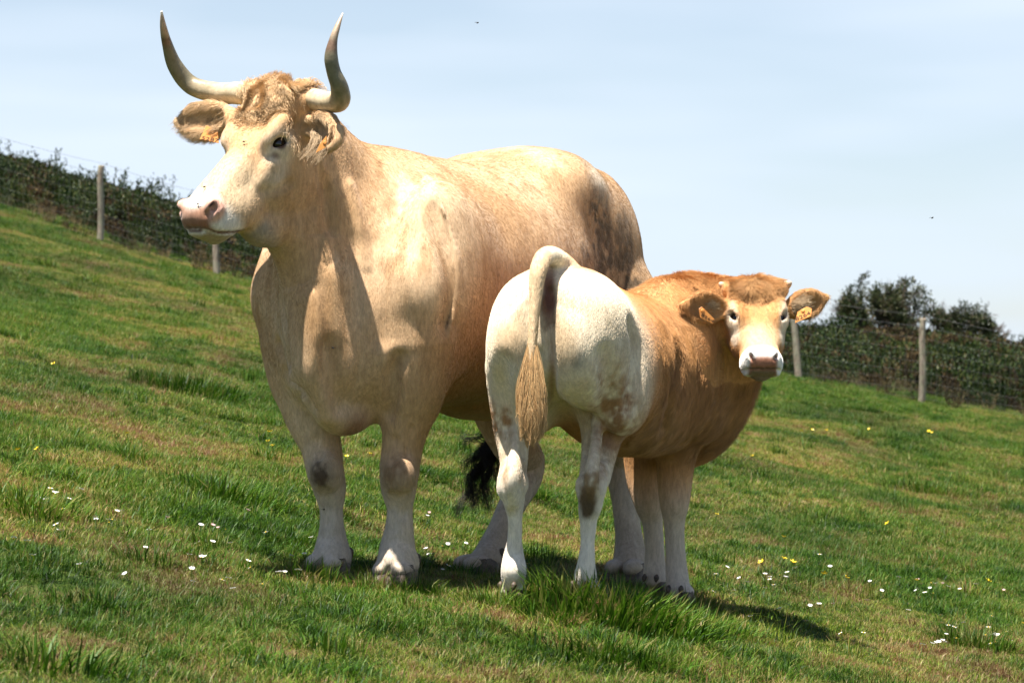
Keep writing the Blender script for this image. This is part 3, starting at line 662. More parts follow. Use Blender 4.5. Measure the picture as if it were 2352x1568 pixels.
def calf_colour(W, N, b, H):
    s, t, z = b.loc(W); u, y, v = H.loc(W); n1 = fbm(W * 4, 3, 13); n2 = fbm(W * [16, 16, 6], 3, 29); n3 = fbm(W * 50, 3, 31)
    C = np.tile(np.array([.55, .275, .100]), (len(W), 1))
    C = lerp(C, (.68, .41, .185), .6 * sstep(-.2, .6, n1) * sstep(.35, .6, s))
    C = lerp(C, (.42, .20, .07), .5 * sstep(.1, .7, n2))
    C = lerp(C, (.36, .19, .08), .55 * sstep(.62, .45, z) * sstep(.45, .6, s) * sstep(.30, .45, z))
    rump = sstep(.41, .24, s + .06 * n1 + .10 * sstep(.98, 1.04, z))
    cream = lerp(np.tile(np.array([.83, .71, .53]), (len(W), 1)), (.76, .62, .43), .6 * sstep(.0, .6, n1))
    C = C + (cream - C) * rump[:, None]
    C = lerp(C, (.56, .34, .17), .75 * sstep(.985, 1.04, z + .02 * n2) * sstep(.03, .14, s) * rump)
    legs = sstep(.40, .17, z + .03 * n1); C = lerp(C, (.60, .50, .40), legs * sstep(.5, .6, s)); legs = sstep(.48, .30, z)
    C = lerp(C, (.79, .71, .60), legs * sstep(.5, .4, s))
    D = [(1405, 742, 8.12, .05, (.40, .33, .21), .9), (1430, 790, 8.2, .05, (.46, .36, .24), .7), (1322, 828, 8.0, .028, (.34, .31, .25), 1.1), (1400, 880, 8.1, .07, (.46, .30, .17), 1.0),
         (1415, 945, 8.2, .075, (.36, .20, .10), 1.4), (1400, 1000, 8.25, .055, (.34, .19, .10), 1.3), (1140, 975, 8.15, .06, (.38, .21, .10), 1.5), (1148, 1040, 8.2, .035, (.55, .42, .28), .8), (1172, 1085, 8.12, .045, (.55, .37, .22), 1.2),
         (1358, 1095, 8.11, .030, (.34, .23, .13), 1.0), (1352, 1125, 8.11, .026, (.24, .15, .08), 1.1), (1345, 1150, 8.10, .026, (.15, .095, .05), 1.2), (1346, 1172, 8.10, .024, (.11, .075, .045), 1.2), (1385, 1060, 8.2, .04, (.45, .30, .18), .8),
         (1262, 700, 8.02, .028, (.16, .07, .05), 1.0), (1262, 740, 8.0, .020, (.15, .08, .05), .8), (1560, 980, 8.9, .05, (.56, .33, .16), .6)]
    for (x, yy, Y, r, c, a) in D:
        q = P(x, yy, Y); w = np.exp(-(((W[:, 0] - q[0]) ** 2 + (W[:, 2] - q[2]) ** 2) / r ** 2 + (W[:, 1] - q[1]) ** 2 / (3 * r) ** 2))
        C = lerp(C, c, a * np.clip(w * (1.0 + 1.6 * n2 + 1.4 * n3), 0, 1))
    C = lerp(C, (.10, .06, .04), .8 * gb(W * [1, .3, .6], P(1268, 735, 8.0) * [1, .3, .6], .030) * sstep(.1, .5, n3 + .3 * n2) * (s < .2))
    # skin under the raised tail and down the cleft
    q = (W - P(1261, 678, 8.0)); C = lerp(C, (.15, .06, .04), .97 * np.exp(-(q[:, 0] / .020) ** 4 - (q[:, 2] / .090) ** 4) * sstep(.25, .12, s))
    q = (W - P(1268, 850, 8.05)); C = lerp(C, (.42, .26, .18), .8 * np.exp(-(q[:, 0] / .010) ** 2 - (q[:, 2] / .15) ** 2) * sstep(.25, .12, s))
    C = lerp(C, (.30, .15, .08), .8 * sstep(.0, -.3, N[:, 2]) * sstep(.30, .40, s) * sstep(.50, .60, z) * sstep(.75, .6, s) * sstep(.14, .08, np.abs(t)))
    tail = sstep(.03, .0, s + .045) * sstep(.5, .52, z)
    C = lerp(C, (.66, .47, .27), tail * .8)
    near = (((W - H.p(.5, 0, -.15)) ** 2).sum(1) < .27 ** 2); hd = near * sstep(.42, .36, np.abs(y)) * sstep(-.25, -.15, u)
    C = lerp(C, (.55, .28, .10), hd * .9)
    C = lerp(C, (.68, .47, .27), hd * .9 * sstep(.42, .62, u) * sstep(-.2, -.1, v))
    for sg in (-1, 1):
        d = np.sqrt(((u - .34) / .25) ** 2 + ((y - .25 * sg) / .085) ** 2 + ((v + .08) / .16) ** 2)
        C = lerp(C, (.78, .66, .50), hd * .95 * sstep(1.1, .6, d + .10 * n2))
        d = np.sqrt(((u - .52) / .14) ** 2 + ((y - .23 * sg) / .07) ** 2 + ((v + .16) / .12) ** 2)
        C = lerp(C, (.76, .64, .49), hd * .9 * sstep(1.1, .5, d + .12 * n2))
        e = H.p(.385, .222 * sg, -.06); d = ((W - e) ** 2).sum(1) ** .5; C = lerp(C, (.11, .045, .03), sstep(.024, .016, d))
        d = ((W - H.p(.455, .190 * sg, -.060)) ** 2).sum(1) ** .5; C = lerp(C, (.30, .10, .06), .9 * sstep(.020, .009, d))
    C = lerp(C, (.84, .82, .77), hd * sstep(.76, .83, u + .03 * n1))
    pad = nose_pad(H, u, y, v, N, .135, -.262, -.055, .89); C = lerp(C, (.34, .155, .095), pad * hd)
    C = lerp(C, (.26, .13, .08), pad * hd * sstep(-.19, -.23, v))
    for sg in (-1, 1):
        nn = H.p(*[H.nostril[0], abs(H.nostril[1]) * sg, H.nostril[2]]) - H.f * .006; d = ((W - nn) ** 2).sum(1) ** .5
        C = lerp(C, (.03, .013, .01), sstep(.0145, .008, d))
    C = lerp(C, (.14, .08, .055), hd * sstep(.02, .006, np.abs(v - H.mouth[0][2])) * sstep(.86, .9, u) * sstep(.18, .12, np.abs(y)))
    C = lerp(C, (.22, .16, .11), hd * sstep(-.01, -.04, v - H.mouth[0][2]) * sstep(.70, .8, u) * sstep(.14, .10, np.abs(y)))
    for ft in calf_feet: C = lerp(C, (.24, .17, .10), .85 * sstep(.08, .04, np.linalg.norm(W[:, :2] - ft[0][:2], axis=1)) * sstep(.022, .0, W[:, 2] - ft[0][2] + .010 * n3))
    C = C * (1 + .05 * n3[:, None]) * (1 + .06 * n2[:, None])
    return np.clip(C, .01, .9)

def m_coat(name, sheen=.15):
    m = NT(name); p = m.pos(); a = m.attr('Col')
    st = m.noise(m.mapping(p, (90, 90, 22)), 1, 4, .6); st2 = m.noise(m.mapping(p, (260, 260, 60)), 1, 3, .6); sp = m.noise(p, 300, 2, .5)
    c = m.mix(1.0, a, m.ramp(st, [(.30, (.80, .77, .74)), (.62, (1.12, 1.10, 1.08))]), 'MULTIPLY')
    c = m.mix(.6, c, m.ramp(st2, [(.34, (.82, .80, .78)), (.64, (1.08, 1.07, 1.06))]), 'MULTIPLY')
    c = m.mix(m.mrange(sp, .74, .78, 0, .6), c, (.10, .06, .035))
    h = m.n('Math', operation='ADD'); m.set(h, 0, st); m.set(h, 1, st2)
    m.bsdf(c, .62, m.bump(h.outputs[0], .30, .003), .18, Sheen_Weight=sheen, Sheen_Roughness=.5)
    return m.m

def m_fur(name, rough=.55):
    m = NT(name); a = m.attr('Col'); hi = m.n('HairInfo')
    v = m.mrange(hi.outputs['Random'], 0, 1, .90, 1.08); c = m.n('Mix', data_type='RGBA', blend_type='MULTIPLY'); m.set(c, 0, 1.0); m.set(c, 6, a)
    cc = m.n('CombineColor'); [m.set(cc, i, v) for i in range(3)]; m.set(c, 7, cc.outputs[0])
    m.bsdf(c.outputs[2], rough, None, .25); return m.m

def strands(name, pts, rad, col, mat, parent):
    """pts (n, k, 3), rad (k,) or (n, k), col (n, 3)"""
    n, k, _ = pts.shape; cu = bpy.data.hair_curves.new(name); cu.add_curves([k] * n)
    cu.attributes['position'].data.foreach_set('vector', pts.astype(np.float32).ravel())
    a = cu.attributes.new('radius', 'FLOAT', 'POINT'); a.data.foreach_set('value', np.broadcast_to(rad, (n, k)).astype(np.float32).ravel())
    c = cu.attributes.new('Col', 'FLOAT_COLOR', 'POINT'); cc = np.ones((n, k, 4), np.float32); cc[:, :, :3] = col[:, None, :]; c.data.foreach_set('color', cc.ravel())
    cu.materials.append(mat); o = bpy.data.objects.new(name, cu); COL.objects.link(o)
    if parent: o.parent = parent
    return o

def surf_sample(W, Q, N, C, n, weight=None):
    a, b, c, d = (W[Q[:, i]] for i in range(4)); ar = np.linalg.norm(np.cross(c - a, d - b), axis=1)
    if weight is not None: ar = ar * weight[Q].mean(1)
    f = rng.choice(len(Q), n, p=ar / ar.sum()); u, v = rng.random((2, n, 1))
    bl = lambda X: ((X[Q[f, 0]] * (1 - u) + X[Q[f, 1]] * u) * (1 - v) + (X[Q[f, 3]] * (1 - u) + X[Q[f, 2]] * u) * v)
    nn = bl(N); return bl(W), nn / np.linalg.norm(nn, axis=1)[:, None], bl(C)

def fur(name, W, Q, N, C, n, flow, length, rad, mat, parent, weight=None, lift=.17, wave=.16, k=4, curl=0.0, jit=.07, droop=.0):
    p, nn, c = surf_sample(W, Q, N, C, n, weight); g = flow(p)
    g = g + np.stack([fbm(p * 11, 2, 40 + i) for i in range(3)], 1) * wave + rng.normal(0, jit, (n, 3))
    g = g - nn * (g * nn).sum(1)[:, None]; g /= np.linalg.norm(g, axis=1)[:, None] + 1e-9
    L = (length(p) if callable(length) else np.full(n, length)) * rng.uniform(.7, 1.25, n); pts = np.zeros((n, k, 3)); pts[:, 0] = p - nn * .001
    lf = lift * (1 + .5 * fbm(p * 25, 2, 60)) + rng.normal(0, .06, n)
    side = np.cross(nn, g); ph = fbm(p * 14, 2, 77) * 6
    for i in range(1, k):
        t = i / (k - 1); q = p + g * (L * t)[:, None] * .95 + nn * (L * t * lf * (1 - .35 * t))[:, None]
        if curl: q = q + (side * (np.sin(ph + t * 5.5))[:, None] + nn * (np.cos(ph + t * 5.5) + .3)[:, None]) * (L * curl * t)[:, None]
        if droop: q = q - UP * (L * droop * t * t)[:, None]
        pts[:, i] = q
    r = rad * np.linspace(1, .25, k)
    return strands(name, pts, r, np.clip(c * rng.uniform(.95, 1.05, (n, 1)) * (1 + (.5 * fbm(p * 55, 2, 91)[:, None] if curl else 0)), 0, 1), mat, parent)

def eyeball(parent, e, r, look):
    c, nr, t, w = e; bm = bmesh.new(); bmesh.ops.create_uvsphere(bm, u_segments=28, v_segments=18, radius=r); me = bpy.data.meshes.new('eye'); bm.to_mesh(me); bm.free()
    me.polygons.foreach_set('use_smooth', np.ones(len(me.polygons), bool))
    m = NT('eyeball'); m.bsdf((.012, .007, .004), .06, None, .6); o = link('eye', me, m.m, parent); o.location = c; return o

def horn(parent, rows, name='horn', dark=True):
    q = np.array(rows); V, F, u = tube(q, 110, 22, wob=lambda uu, a: 1 + .018 * np.sin(uu * 90 + .6 * np.sin(a)) * np.exp(-uu * 3.2) + .012 * np.sin(a * 5 + uu * 4))
    me = mesh_poly('horn', V, F); n = fbm(V * [30, 30, 12], 3, 8); n2 = fbm(V * 70, 3, 18)
    C = np.tile(np.array([.58, .47, .31]), (len(V), 1))
    C = lerp(C, (.30, .24, .15), sstep(.20, .40, u + .10 * n) * .85); C = lerp(C, (.13, .12, .075), sstep(.30, .55, u + .16 * n) * .8)
    C = lerp(C, (.17, .10, .065), sstep(.68, .74, u + .03 * n) * sstep(.80, .76, u) * .9)
    C = lerp(C, (.40, .29, .20), sstep(.76, .84, u + .02 * n)); C = lerp(C, (.78, .68, .56), sstep(.95, .985, u))
    C = lerp(C, (.30, .19, .10), .7 * sstep(.15, .55, n2) * sstep(.7, .1, u)); C = C * (1 + .18 * n2[:, None])
    pcol(me, np.clip(C, .02, .9)); m = NT('horn_keratin'); p = m.pos(); nz = m.noise(m.mapping(p, (60, 60, 60)), 1, 5, .65)
    c = m.mix(.55, m.attr('Col'), m.ramp(nz, [(.33, (.62, .58, .5)), (.6, (1.1, 1.08, 1.05))]), 'MULTIPLY')
    m.bsdf(c, .42, m.bump(nz, .35, .003), .4); return link(name, me, m.m, parent)

HOOF = {}
def hoof(parent, c, f, l, k):
    """two claws under the coronet; one mesh, shared between feet of one size"""
    if k not in HOOF:
        G = Field((-.10, -.09, -.075), np.eye(3), (.22, .18, .11), .0035)
        for sg in (-1, 1):
            G.cone((.015, .034 * sg, .018), (.040, .036 * sg, -.034), .033, .037, .012); G.cone((-.02, .033 * sg, .0), (-.015, .034 * sg, -.03), .030, .030, .02)
        G.F = np.maximum(G.F, (-(np.arange(G.n[2]) * .0035 - .075) - .062)[None, None, :].astype(np.float32))
        V, Q = G.mesh('hoof', 1); me = mesh_from('hoof', V * k, Q)
        m = NT('hoof_horn'); p = m.pos(); nz = m.noise(p, 90, 4, .6); m.bsdf(m.ramp(nz, [(.3, (.040, .028, .020)), (.7, (.14, .100, .070))]), .5, m.bump(nz, .5, .003), .3)
        me.materials.append(m.m)
        V, F, u = tube([(0, 0, .014, .006), (-.006, 0, .002, .014), (-.012, 0, -.012, .011), (-.016, 0, -.024, .004)], 12, 10); md = mesh_poly('dewclaw', V * k, F); md.materials.append(m.m); HOOF[k] = (me, md)
    R = Matrix(((f[0], l[0], 0), (f[1], l[1], 0), (0, 0, 1))).to_4x4()
    o = bpy.data.objects.new('hoof', HOOF[k][0]); COL.objects.link(o); o.parent = parent; o.matrix_world = Matrix.Translation(Vector(c) + Vector((0, 0, -.002))) @ R
    for sg in (-1, 1):
        d = bpy.data.objects.new('dewclaw', HOOF[k][1]); COL.objects.link(d); d.parent = parent
        q = np.asarray(c) - f * .062 * k + l * .034 * sg * k + UP * .045 * k; d.matrix_world = Matrix.Translation(Vector(q)) @ R

m_tag = NT('orange_plastic'); _n = m_tag.noise(m_tag.pos(), 60, 3); m_tag.bsdf(m_tag.ramp(_n, [(.3, (.66, .24, .05)), (.7, (.76, .32, .08))]), .45, None, .4); m_tag = m_tag.m
m_ink = NT('black_print'); m_ink.bsdf((.07, .035, .015), .6); m_ink = m_ink.m

def ear_tag(parent, quad, Y, text, base, size):
    """plastic plate with a printed number; quad: pixel corners, Y: their distances; base: pixel ends of the text line"""
    q = np.array([P(x, y, v) for (x, y), v in zip(quad, Y)]); n = unit(np.cross(q[2] - q[0], q[-1] - q[0]))
    cam0 = np.array([0, 0, CAMZ]); q = np.array([cam0 + (v - cam0) * (((q[0] - cam0) @ n) / ((v - cam0) @ n)) for v in q])
    if n[1] > 0: n = -n
    bm = bmesh.new(); a = [bm.verts.new(v - n * .001) for v in q]; b = [bm.verts.new(v + n * .001) for v in q]
    bm.faces.new(a); bm.faces.new(b[::-1]); k = len(q)
    for i in range(k): bm.faces.new((a[i], b[i], b[(i + 1) % k], a[(i + 1) % k]))
    bmesh.ops.recalc_face_normals(bm, faces=bm.faces); bmesh.ops.bevel(bm, geom=bm.edges[:], offset=.0006, segments=1, affect='EDGES')
    me = bpy.data.meshes.new('ear_tag'); bm.to_mesh(me); bm.free(); o = link('ear_tag', me, m_tag, parent)
    # pin
    c = q.mean(0) * .4 + q[0] * .3 + q[1] * .3; V, F, u = tube([(*(c - n * .004), .006), (*(c + n * .003), .006), (*(c + n * .004), .003)], 8, 12); link('pin', mesh_poly('pin', V, F), m_tag, o)
    if text:
        fc = bpy.data.curves.new('t', 'FONT'); fc.body = text; fc.size = 1; fc.extrude = .002; fc.resolution_u = 3
        tmp = bpy.data.objects.new('t', fc); COL.objects.link(tmp); bpy.context.view_layer.update(); dg = bpy.context.evaluated_depsgraph_get()
        tm = bpy.data.meshes.new_from_object(tmp.evaluated_get(dg)); bpy.data.objects.remove(tmp)
        on = lambda x, y: (lambda d: np.array([0, 0, CAMZ]) + d * (((q[0] - [0, 0, CAMZ]) @ n) / (d @ n)))(P(x, y, 1.0) - [0, 0, CAMZ])
        p0, p1 = on(*base[0]), on(*base[1]); ex = p1 - p0; wdt = np.linalg.norm(ex); ex = ex / wdt; ez = n; ey = np.cross(ez, ex)
        co = np.array([v.co[:] for v in tm.vertices]); w = co[:, 0].max(); co[:, 0] *= wdt / w; co[:, 1] *= size
        V = p0 + co[:, :1] * ex + co[:, 1:2] * ey + n * (.0016 + co[:, 2:] * .1); tm.vertices.foreach_set('co', V.astype(np.float32).ravel()); tm.update()
        link('tag_number', tm, m_ink, o)
    return o

m_cow = m_coat('blonde_coat'); m_calf = m_coat('fawn_coat'); m_hair = m_fur('fur_strands')

# ---- the cow
cow, CH, cow_feet, CE = build_cow(); W, Q = cow.F.mesh('cow'); N = normals(W, Q)
_s, _t, _z = cow.loc(W); _u, _y, _v = CH.loc(W); _hd = ((W - CH.p(.5, 0, -.2)) ** 2).sum(1) < .36 ** 2
dsp = .0022 * fbm(W * [22, 22, 9], 3, 51) + .0035 * fbm(W * [7, 7, 3], 2, 52)
wr = sstep(1.25, 1.1, _z) * sstep(.35, .7, _z) * sstep(-.55, -.3, _s)          # loose skin of neck and dewlap hangs in folds
dsp = dsp + .006 * wr * np.sin(fbm(W * [6, 6, 1.2], 2, 55) * 9 + _t * 30) * .5
dsp = np.where(_hd & (_u > .5), dsp * .35, dsp); W = W + N * dsp[:, None]; N = normals(W, Q)
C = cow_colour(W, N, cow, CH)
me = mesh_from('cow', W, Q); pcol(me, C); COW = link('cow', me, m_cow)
tag(COW, 'large cream cow with upturned horns standing behind the calf, head turned left', 'cow')
COWD = (W, Q, N, C)
for e in CE: eyeball(COW, e, .0250, None)
HB = -.12
horn(COW, [(*P(585, 218, 8.34), .038), (*P(545, 214, 8.41), .0355), (*P(500, 213, 8.46), .033), (*P(440, 196, 8.50), .030), (*P(402, 152, 8.48), .0250), (*P(383, 100, 8.44), .0165), (*P(374, 60, 8.40), .0105), (*P(370, 25, 8.38), .003)])
horn(COW, [(*P(690, 225, 8.32), .034), (*P(722, 228, 8.25), .034), (*P(756, 235, 8.16), .0325), (*P(780, 230, 8.08), .032), (*P(779, 200, 8.03), .027), (*P(766, 165, 8.01), .022), (*P(760, 130, 8.0), .0205), (*P(765, 92, 8.0), .013), (*P(775, 60, 8.01), .0085), (*P(787, 30, 8.03), .002)])
for f_ in cow_feet: hoof(COW, *f_)

# tail hanging behind, swung to the right, with a black switch
tl = [(*cow.p(-1.80, 0, 1.30), .045), (*cow.p(-1.88, 0, 1.20), .034), (*cow.p(-1.93, -.03, .95), .026), (*cow.p(-1.90, -.14, .74), .02), (*P(1190, 985, 9.98), .016), (*P(1150, 1040, 9.93), .011)]
V, F, u = tube(tl, 60, 14); me = mesh_poly('tail', V, F); pcol(me, np.tile([.5, .38, .25], (len(V), 1))); tail = link('tail', me, m_cow, COW)
n = 900; t = rng.random(n); root = np.array([P(1168, 1005, 9.95)]) * (1 - t)[:, None] + np.array([P(1148, 1045, 9.93)]) * t[:, None]
lock = rng.integers(0, 16, n); lk = rng.normal(0, 1, (16, 3)); end = np.array([P(1105, 1120, 9.9)]) + lk[lock] * [.042, .03, .06] + rng.normal(0, .012, (n, 3))
k = 12; pts = np.zeros((n, k, 3)); ph = lk[lock, 0] * 4
for i in range(k):
    s_ = i / (k - 1); pts[:, i] = root * (1 - s_) + end * s_ + np.stack([-.02 * np.sin(s_ * 3.14) + .014 * s_ * np.sin(ph + s_ * 13), .01 * s_ * np.cos(ph + s_ * 12), .03 * np.sin(s_ * 3.14) + .006 * s_ * np.cos(ph + s_ * 15)], 1) + rng.normal(0, .0018, (n, 3)) * s_
strands('tail_switch', pts, .0007 * np.linspace(1, .4, k), np.tile([.018, .014, .012], (n, 1)), m_hair, tail)

def cow_flow(p):
    s, t, z = cow.loc(p); u, y, v = CH.loc(p); h = (((p - CH.p(.5, 0, -.2)) ** 2).sum(1) < .36 ** 2)[:, None]
    g = -.35 * cow.f[None] * sstep(.2, -.3, s)[:, None] - UP * 1.0
    gh = CH.f[None] * (.5 + .5 * sstep(.25, .4, u))[:, None] + CH.a[None] * (np.sign(y) * .5 * sstep(.5, .2, u))[:, None]
    return np.where(h, gh, g)
bare = 1 - .97 * ((_u > .86) & _hd & (C[:, 0] < .66) & (C[:, 2] < .35)) - .0
bare = np.where(((W - CE[0][0]) ** 2).sum(1) < .034 ** 2, .0, bare); bare = np.where(((W - CE[1][0]) ** 2).sum(1) < .034 ** 2, .0, bare)
fur('coat_fur', W, Q, N, C, 330000, cow_flow, lambda p: np.where(((p - CH.p(.5, 0, -.2)) ** 2).sum(1) < .36 ** 2, .008, .0115), .00034, m_hair, COW, weight=bare + 1e-6)
# curls over the poll and down the forehead
pw = sstep(-.16, -.04, _u) * sstep(.34, .06, _u + .25 * np.abs(_y)) * sstep(.21, .15, np.abs(_y)) * sstep(-.22, -.06, _v) * _hd
fur('poll_curls', W, Q, N, lerp(C, (.68, .46, .25), np.full(len(C), .8)), 16000, lambda p: CH.f[None] * .9 + CH.a[None] * .35 * np.sign(fbm(p * 20, 1, 4))[:, None],
    lambda p: .030 * sstep(.30, -.05, CH.loc(p)[0]) + .010, .0008, m_hair, COW, weight=pw + 1e-9, lift=.55, wave=1.1, k=9, curl=.34, jit=.10)
# ears
for (bx, by, bY, tx, ty, tY, n) in ((532, 272, 8.36, 404, 280, 8.48, 5200), (716, 288, 8.26, 778, 312, 8.04, 6500)):
    b0, t0_ = P(bx, by, bY), P(tx, ty, tY); d = unit(t0_ - b0); m_ = (b0 + t0_) / 2
    w_ = np.exp(-((W - m_) @ d / .075) ** 4 - (np.linalg.norm((W - m_) - np.outer((W - m_) @ d, d), axis=1) / .075) ** 4) * (~(((W - CH.p(.35, 0, -.15)) ** 2).sum(1) < .125 ** 2))
    fur('ear_fur', W, Q, N, lerp(C, (.66, .45, .25), np.full(len(C), .8)), n, lambda p, d=d: d[None] * 1.0 - UP * .55 + 0 * p, .030, .00065, m_hair, COW, weight=w_ + 1e-9, lift=.35, wave=.7, k=7, curl=.10, droop=.15)
# long pale fringe at the lower rim of the near ear
n = 260; t = rng.random(n); lk = rng.integers(0, 30, n); lj = rng.normal(0, 1, (30, 3)); t = (lk + .5) / 30 + rng.normal(0, .02, n); r0 = np.array([P(716, 300, 8.14)]) * (1 - t)[:, None] + np.array([P(752, 340, 8.04)]) * t[:, None] + rng.normal(0, .004, (n, 3))
e1_ = np.array([P(700, 362, 8.08)]) * (1 - t)[:, None] + np.array([P(738, 362, 8.02)]) * t[:, None] + lj[lk] * [.014, .010, .013] + rng.normal(0, .0022, (n, 3)); k = 7
pts = np.stack([r0 * (1 - s_) + e1_ * s_ + np.array([.012, 0, .006]) * math.sin(s_ * 3.1) for s_ in np.linspace(0, 1, k)], 1)
strands('ear_fringe', pts, .0005 * np.linspace(1, .3, k), np.tile([.44, .31, .18], (n, 1)) * rng.uniform(.6, 1.1, (30, 1))[lk], m_hair, COW)
ear_tag(COW, [(474, 288), (500, 303), (502, 329), (458, 320)], (8.38, 8.36, 8.35, 8.37), '5287', ((461, 320), (501, 327)), .016)
ear_tag(COW, [(750, 311), (749, 338), (725, 351), (735, 330)], (7.99, 7.985, 7.98, 7.985), None, None, 0)
# lashes
def lashes(parent, E, r, n=60, ln=.016, col=(.72, .62, .48)):
    for (c, nr, t, w) in E:
        a = rng.uniform(-1.2, 1.3, n); base = c + nr * r * .42 + np.outer(a * r, t) + np.outer((1.1 - .45 * a * a) * r, w) + nr * r * .85
        dirn = nr * .9 + w * .25 + np.outer(a * .35, t) - UP * .25; k = 5
        pts = np.stack([base + dirn * ln * s_ - UP * ln * .35 * s_ * s_ for s_ in np.linspace(0, 1, k)], 1)
        strands('eyelashes', pts, .0005 * np.linspace(1, .3, k), np.tile(col, (n, 1)), m_hair, parent)
lashes(COW, CE, .0250)

# flies on the big animal, each found by its pixel on the hide
def fly(c, label):
    bm = bmesh.new(); bmesh.ops.create_icosphere(bm, subdivisions=2, radius=.0024, matrix=Matrix.Diagonal((1, 2.0, 1, 1)))
    for sx in (-1, 1): bm.faces.new([bm.verts.new(v) for v in ((0, -.001, .003), (sx * .005, -.009, .004), (sx * .002, -.011, .003))])
    me = bpy.data.meshes.new('fly'); bm.to_mesh(me); bm.free(); o = link('fly', me, m_fly); o.location = c; o.rotation_euler = (.4, .3, rng.uniform(0, 6)); tag(o, label, 'fly', 'flies about the cattle')
m = NT('fly_black'); m.bsdf((.02, .015, .012), .4); m_fly = m.m
for x, y, lb in ((591, 257, "tiny fly on the cow's forehead below the poll hair"), (560, 327, "tiny fly between the cow's eyes"), (702, 352, "tiny fly on the cow's cheek behind her eye"), (470, 431, "tiny fly on the bridge of the cow's nose"),
                 (455, 470, "tiny fly on the cow's brown nose pad"), (765, 800, "tiny fly on the cow's chest"), (745, 1170, "tiny fly on the shin of the cow's left front leg in the picture")):
    fly(cow.F.pick(x, y) + [0, -.010, .002], lb)
for x, y, lb in ((973, 358, "black fly in the sky just above the cow's withers"), (1097, 52, 'black fly high in the sky above the cow'), (2142, 500, 'black fly in the sky at far right')): fly(P(x, y, 8.8), lb)

# ---- the calf
calf, KH, calf_feet, KE = build_calf(); W, Q = calf.F.mesh('calf'); N = normals(W, Q)
_s, _t, _z = calf.loc(W); _u, _y, _v = KH.loc(W); _hd = ((W - KH.p(.5, 0, -.15)) ** 2).sum(1) < .22 ** 2
dsp = .0015 * fbm(W * [26, 26, 12], 3, 61) + .0030 * fbm(W * [9, 9, 4], 2, 62); hk = sstep(.42, .34, _z) * sstep(.12, .2, _z) * (_s < .45)
dsp = dsp + .0035 * hk * fbm(W * [40, 40, 26], 2, 63); dsp = np.where(_hd, dsp * .3, dsp); W = W + N * dsp[:, None]; N = normals(W, Q)
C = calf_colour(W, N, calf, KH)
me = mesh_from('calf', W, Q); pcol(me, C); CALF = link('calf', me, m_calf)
tag(CALF, 'young fawn calf with creamy white rump in front of the cow, looking back', 'calf')
CALFD = (W, Q, N, C)
for e in KE: eyeball(CALF, e, .0205, None)
for f_ in calf_feet: hoof(CALF, *f_)
def bud(rows):
    V, F, u = tube(rows, 24, 14); me = mesh_poly('horn_bud', V, F); pcol(me, lerp(np.tile([.50, .30, .16], (len(V), 1)), (.62, .46, .33), sstep(.5, .8, u))); m = NT('bud'); m.bsdf(m.attr('Col'), .5); link('horn_bud', me, m.m, CALF)
bud([(*P(1788, 668, 8.86), .026), (*P(1802, 658, 8.85), .018), (*P(1813, 650, 8.84), .011), (*P(1817, 646, 8.84), .004)])
bud([(*P(1682, 668, 8.86), .026), (*P(1668, 660, 8.86), .016), (*P(1656, 653, 8.86), .010), (*P(1651, 651, 8.86), .004)])

def calf_flow(p):
    s, t, z = calf.loc(p); u, y, v = KH.loc(p); h = (((p - KH.p(.5, 0, -.15)) ** 2).sum(1) < .22 ** 2)[:, None]
    g = -.45 * calf.f[None] - UP * 1.0
    c = p - KH.p(.30, 0, .0); gh = KH.f[None] * (((u - .30) / .25)[:, None]) + KH.a[None] * ((y / .2)[:, None]) + KH.f[None] * .15
    return np.where(h, gh, g)
def calf_len(p):
    s, t, z = calf.loc(p); h = (((p - KH.p(.5, 0, -.15)) ** 2).sum(1) < .22 ** 2)
    L = .009 + .014 * sstep(.42, .6, s) * sstep(.35, .45, z) * (1 - .6 * sstep(1.3, 1.5, s)); L = L * (1 - .45 * sstep(.45, .32, z)); return np.where(h, .0085, L)
bare = 1 - .97 * ((_u > .86) & _hd & (C[:, 0] < .62)); 
for e in KE: bare = np.where(((W - e[0]) ** 2).sum(1) < .027 ** 2, 0, bare)
fur('coat_fur', W, Q, N, C, 270000, calf_flow, calf_len, .00034, m_hair, CALF, weight=bare + 1e-6, wave=.30)
# longer shaggy locks on flank and shoulder
w_ = sstep(.42, .55, _s) * sstep(.40, .48, _z) * sstep(.95, .85, _z) * sstep(.0, -.1, _t) * (~_hd)
fur('flank_locks', W, Q, N, C * .92, 26000, calf_flow, .034, .00045, m_hair, CALF, weight=w_ + 1e-9, lift=.22, wave=1.1, k=6, curl=.06, jit=.05)
# crown of the head
w_ = sstep(.24, .10, _u) * sstep(-.16, -.05, _u) * sstep(.25, .19, np.abs(_y)) * sstep(-.25, -.08, _v) * _hd
fur('crown_hair', W, Q, N, lerp(C, (.57, .31, .125), np.full(len(C), .8)), 9000, lambda p: KH.f[None] * .5 + KH.a[None] * (np.tanh(KH.loc(p)[1] * 5 + .8 * fbm(p * 30, 2, 3)) * .9)[:, None] - UP * .1, .028, .0006, m_hair, CALF, weight=w_ + 1e-9, lift=.42, wave=.6, k=6, curl=.08)
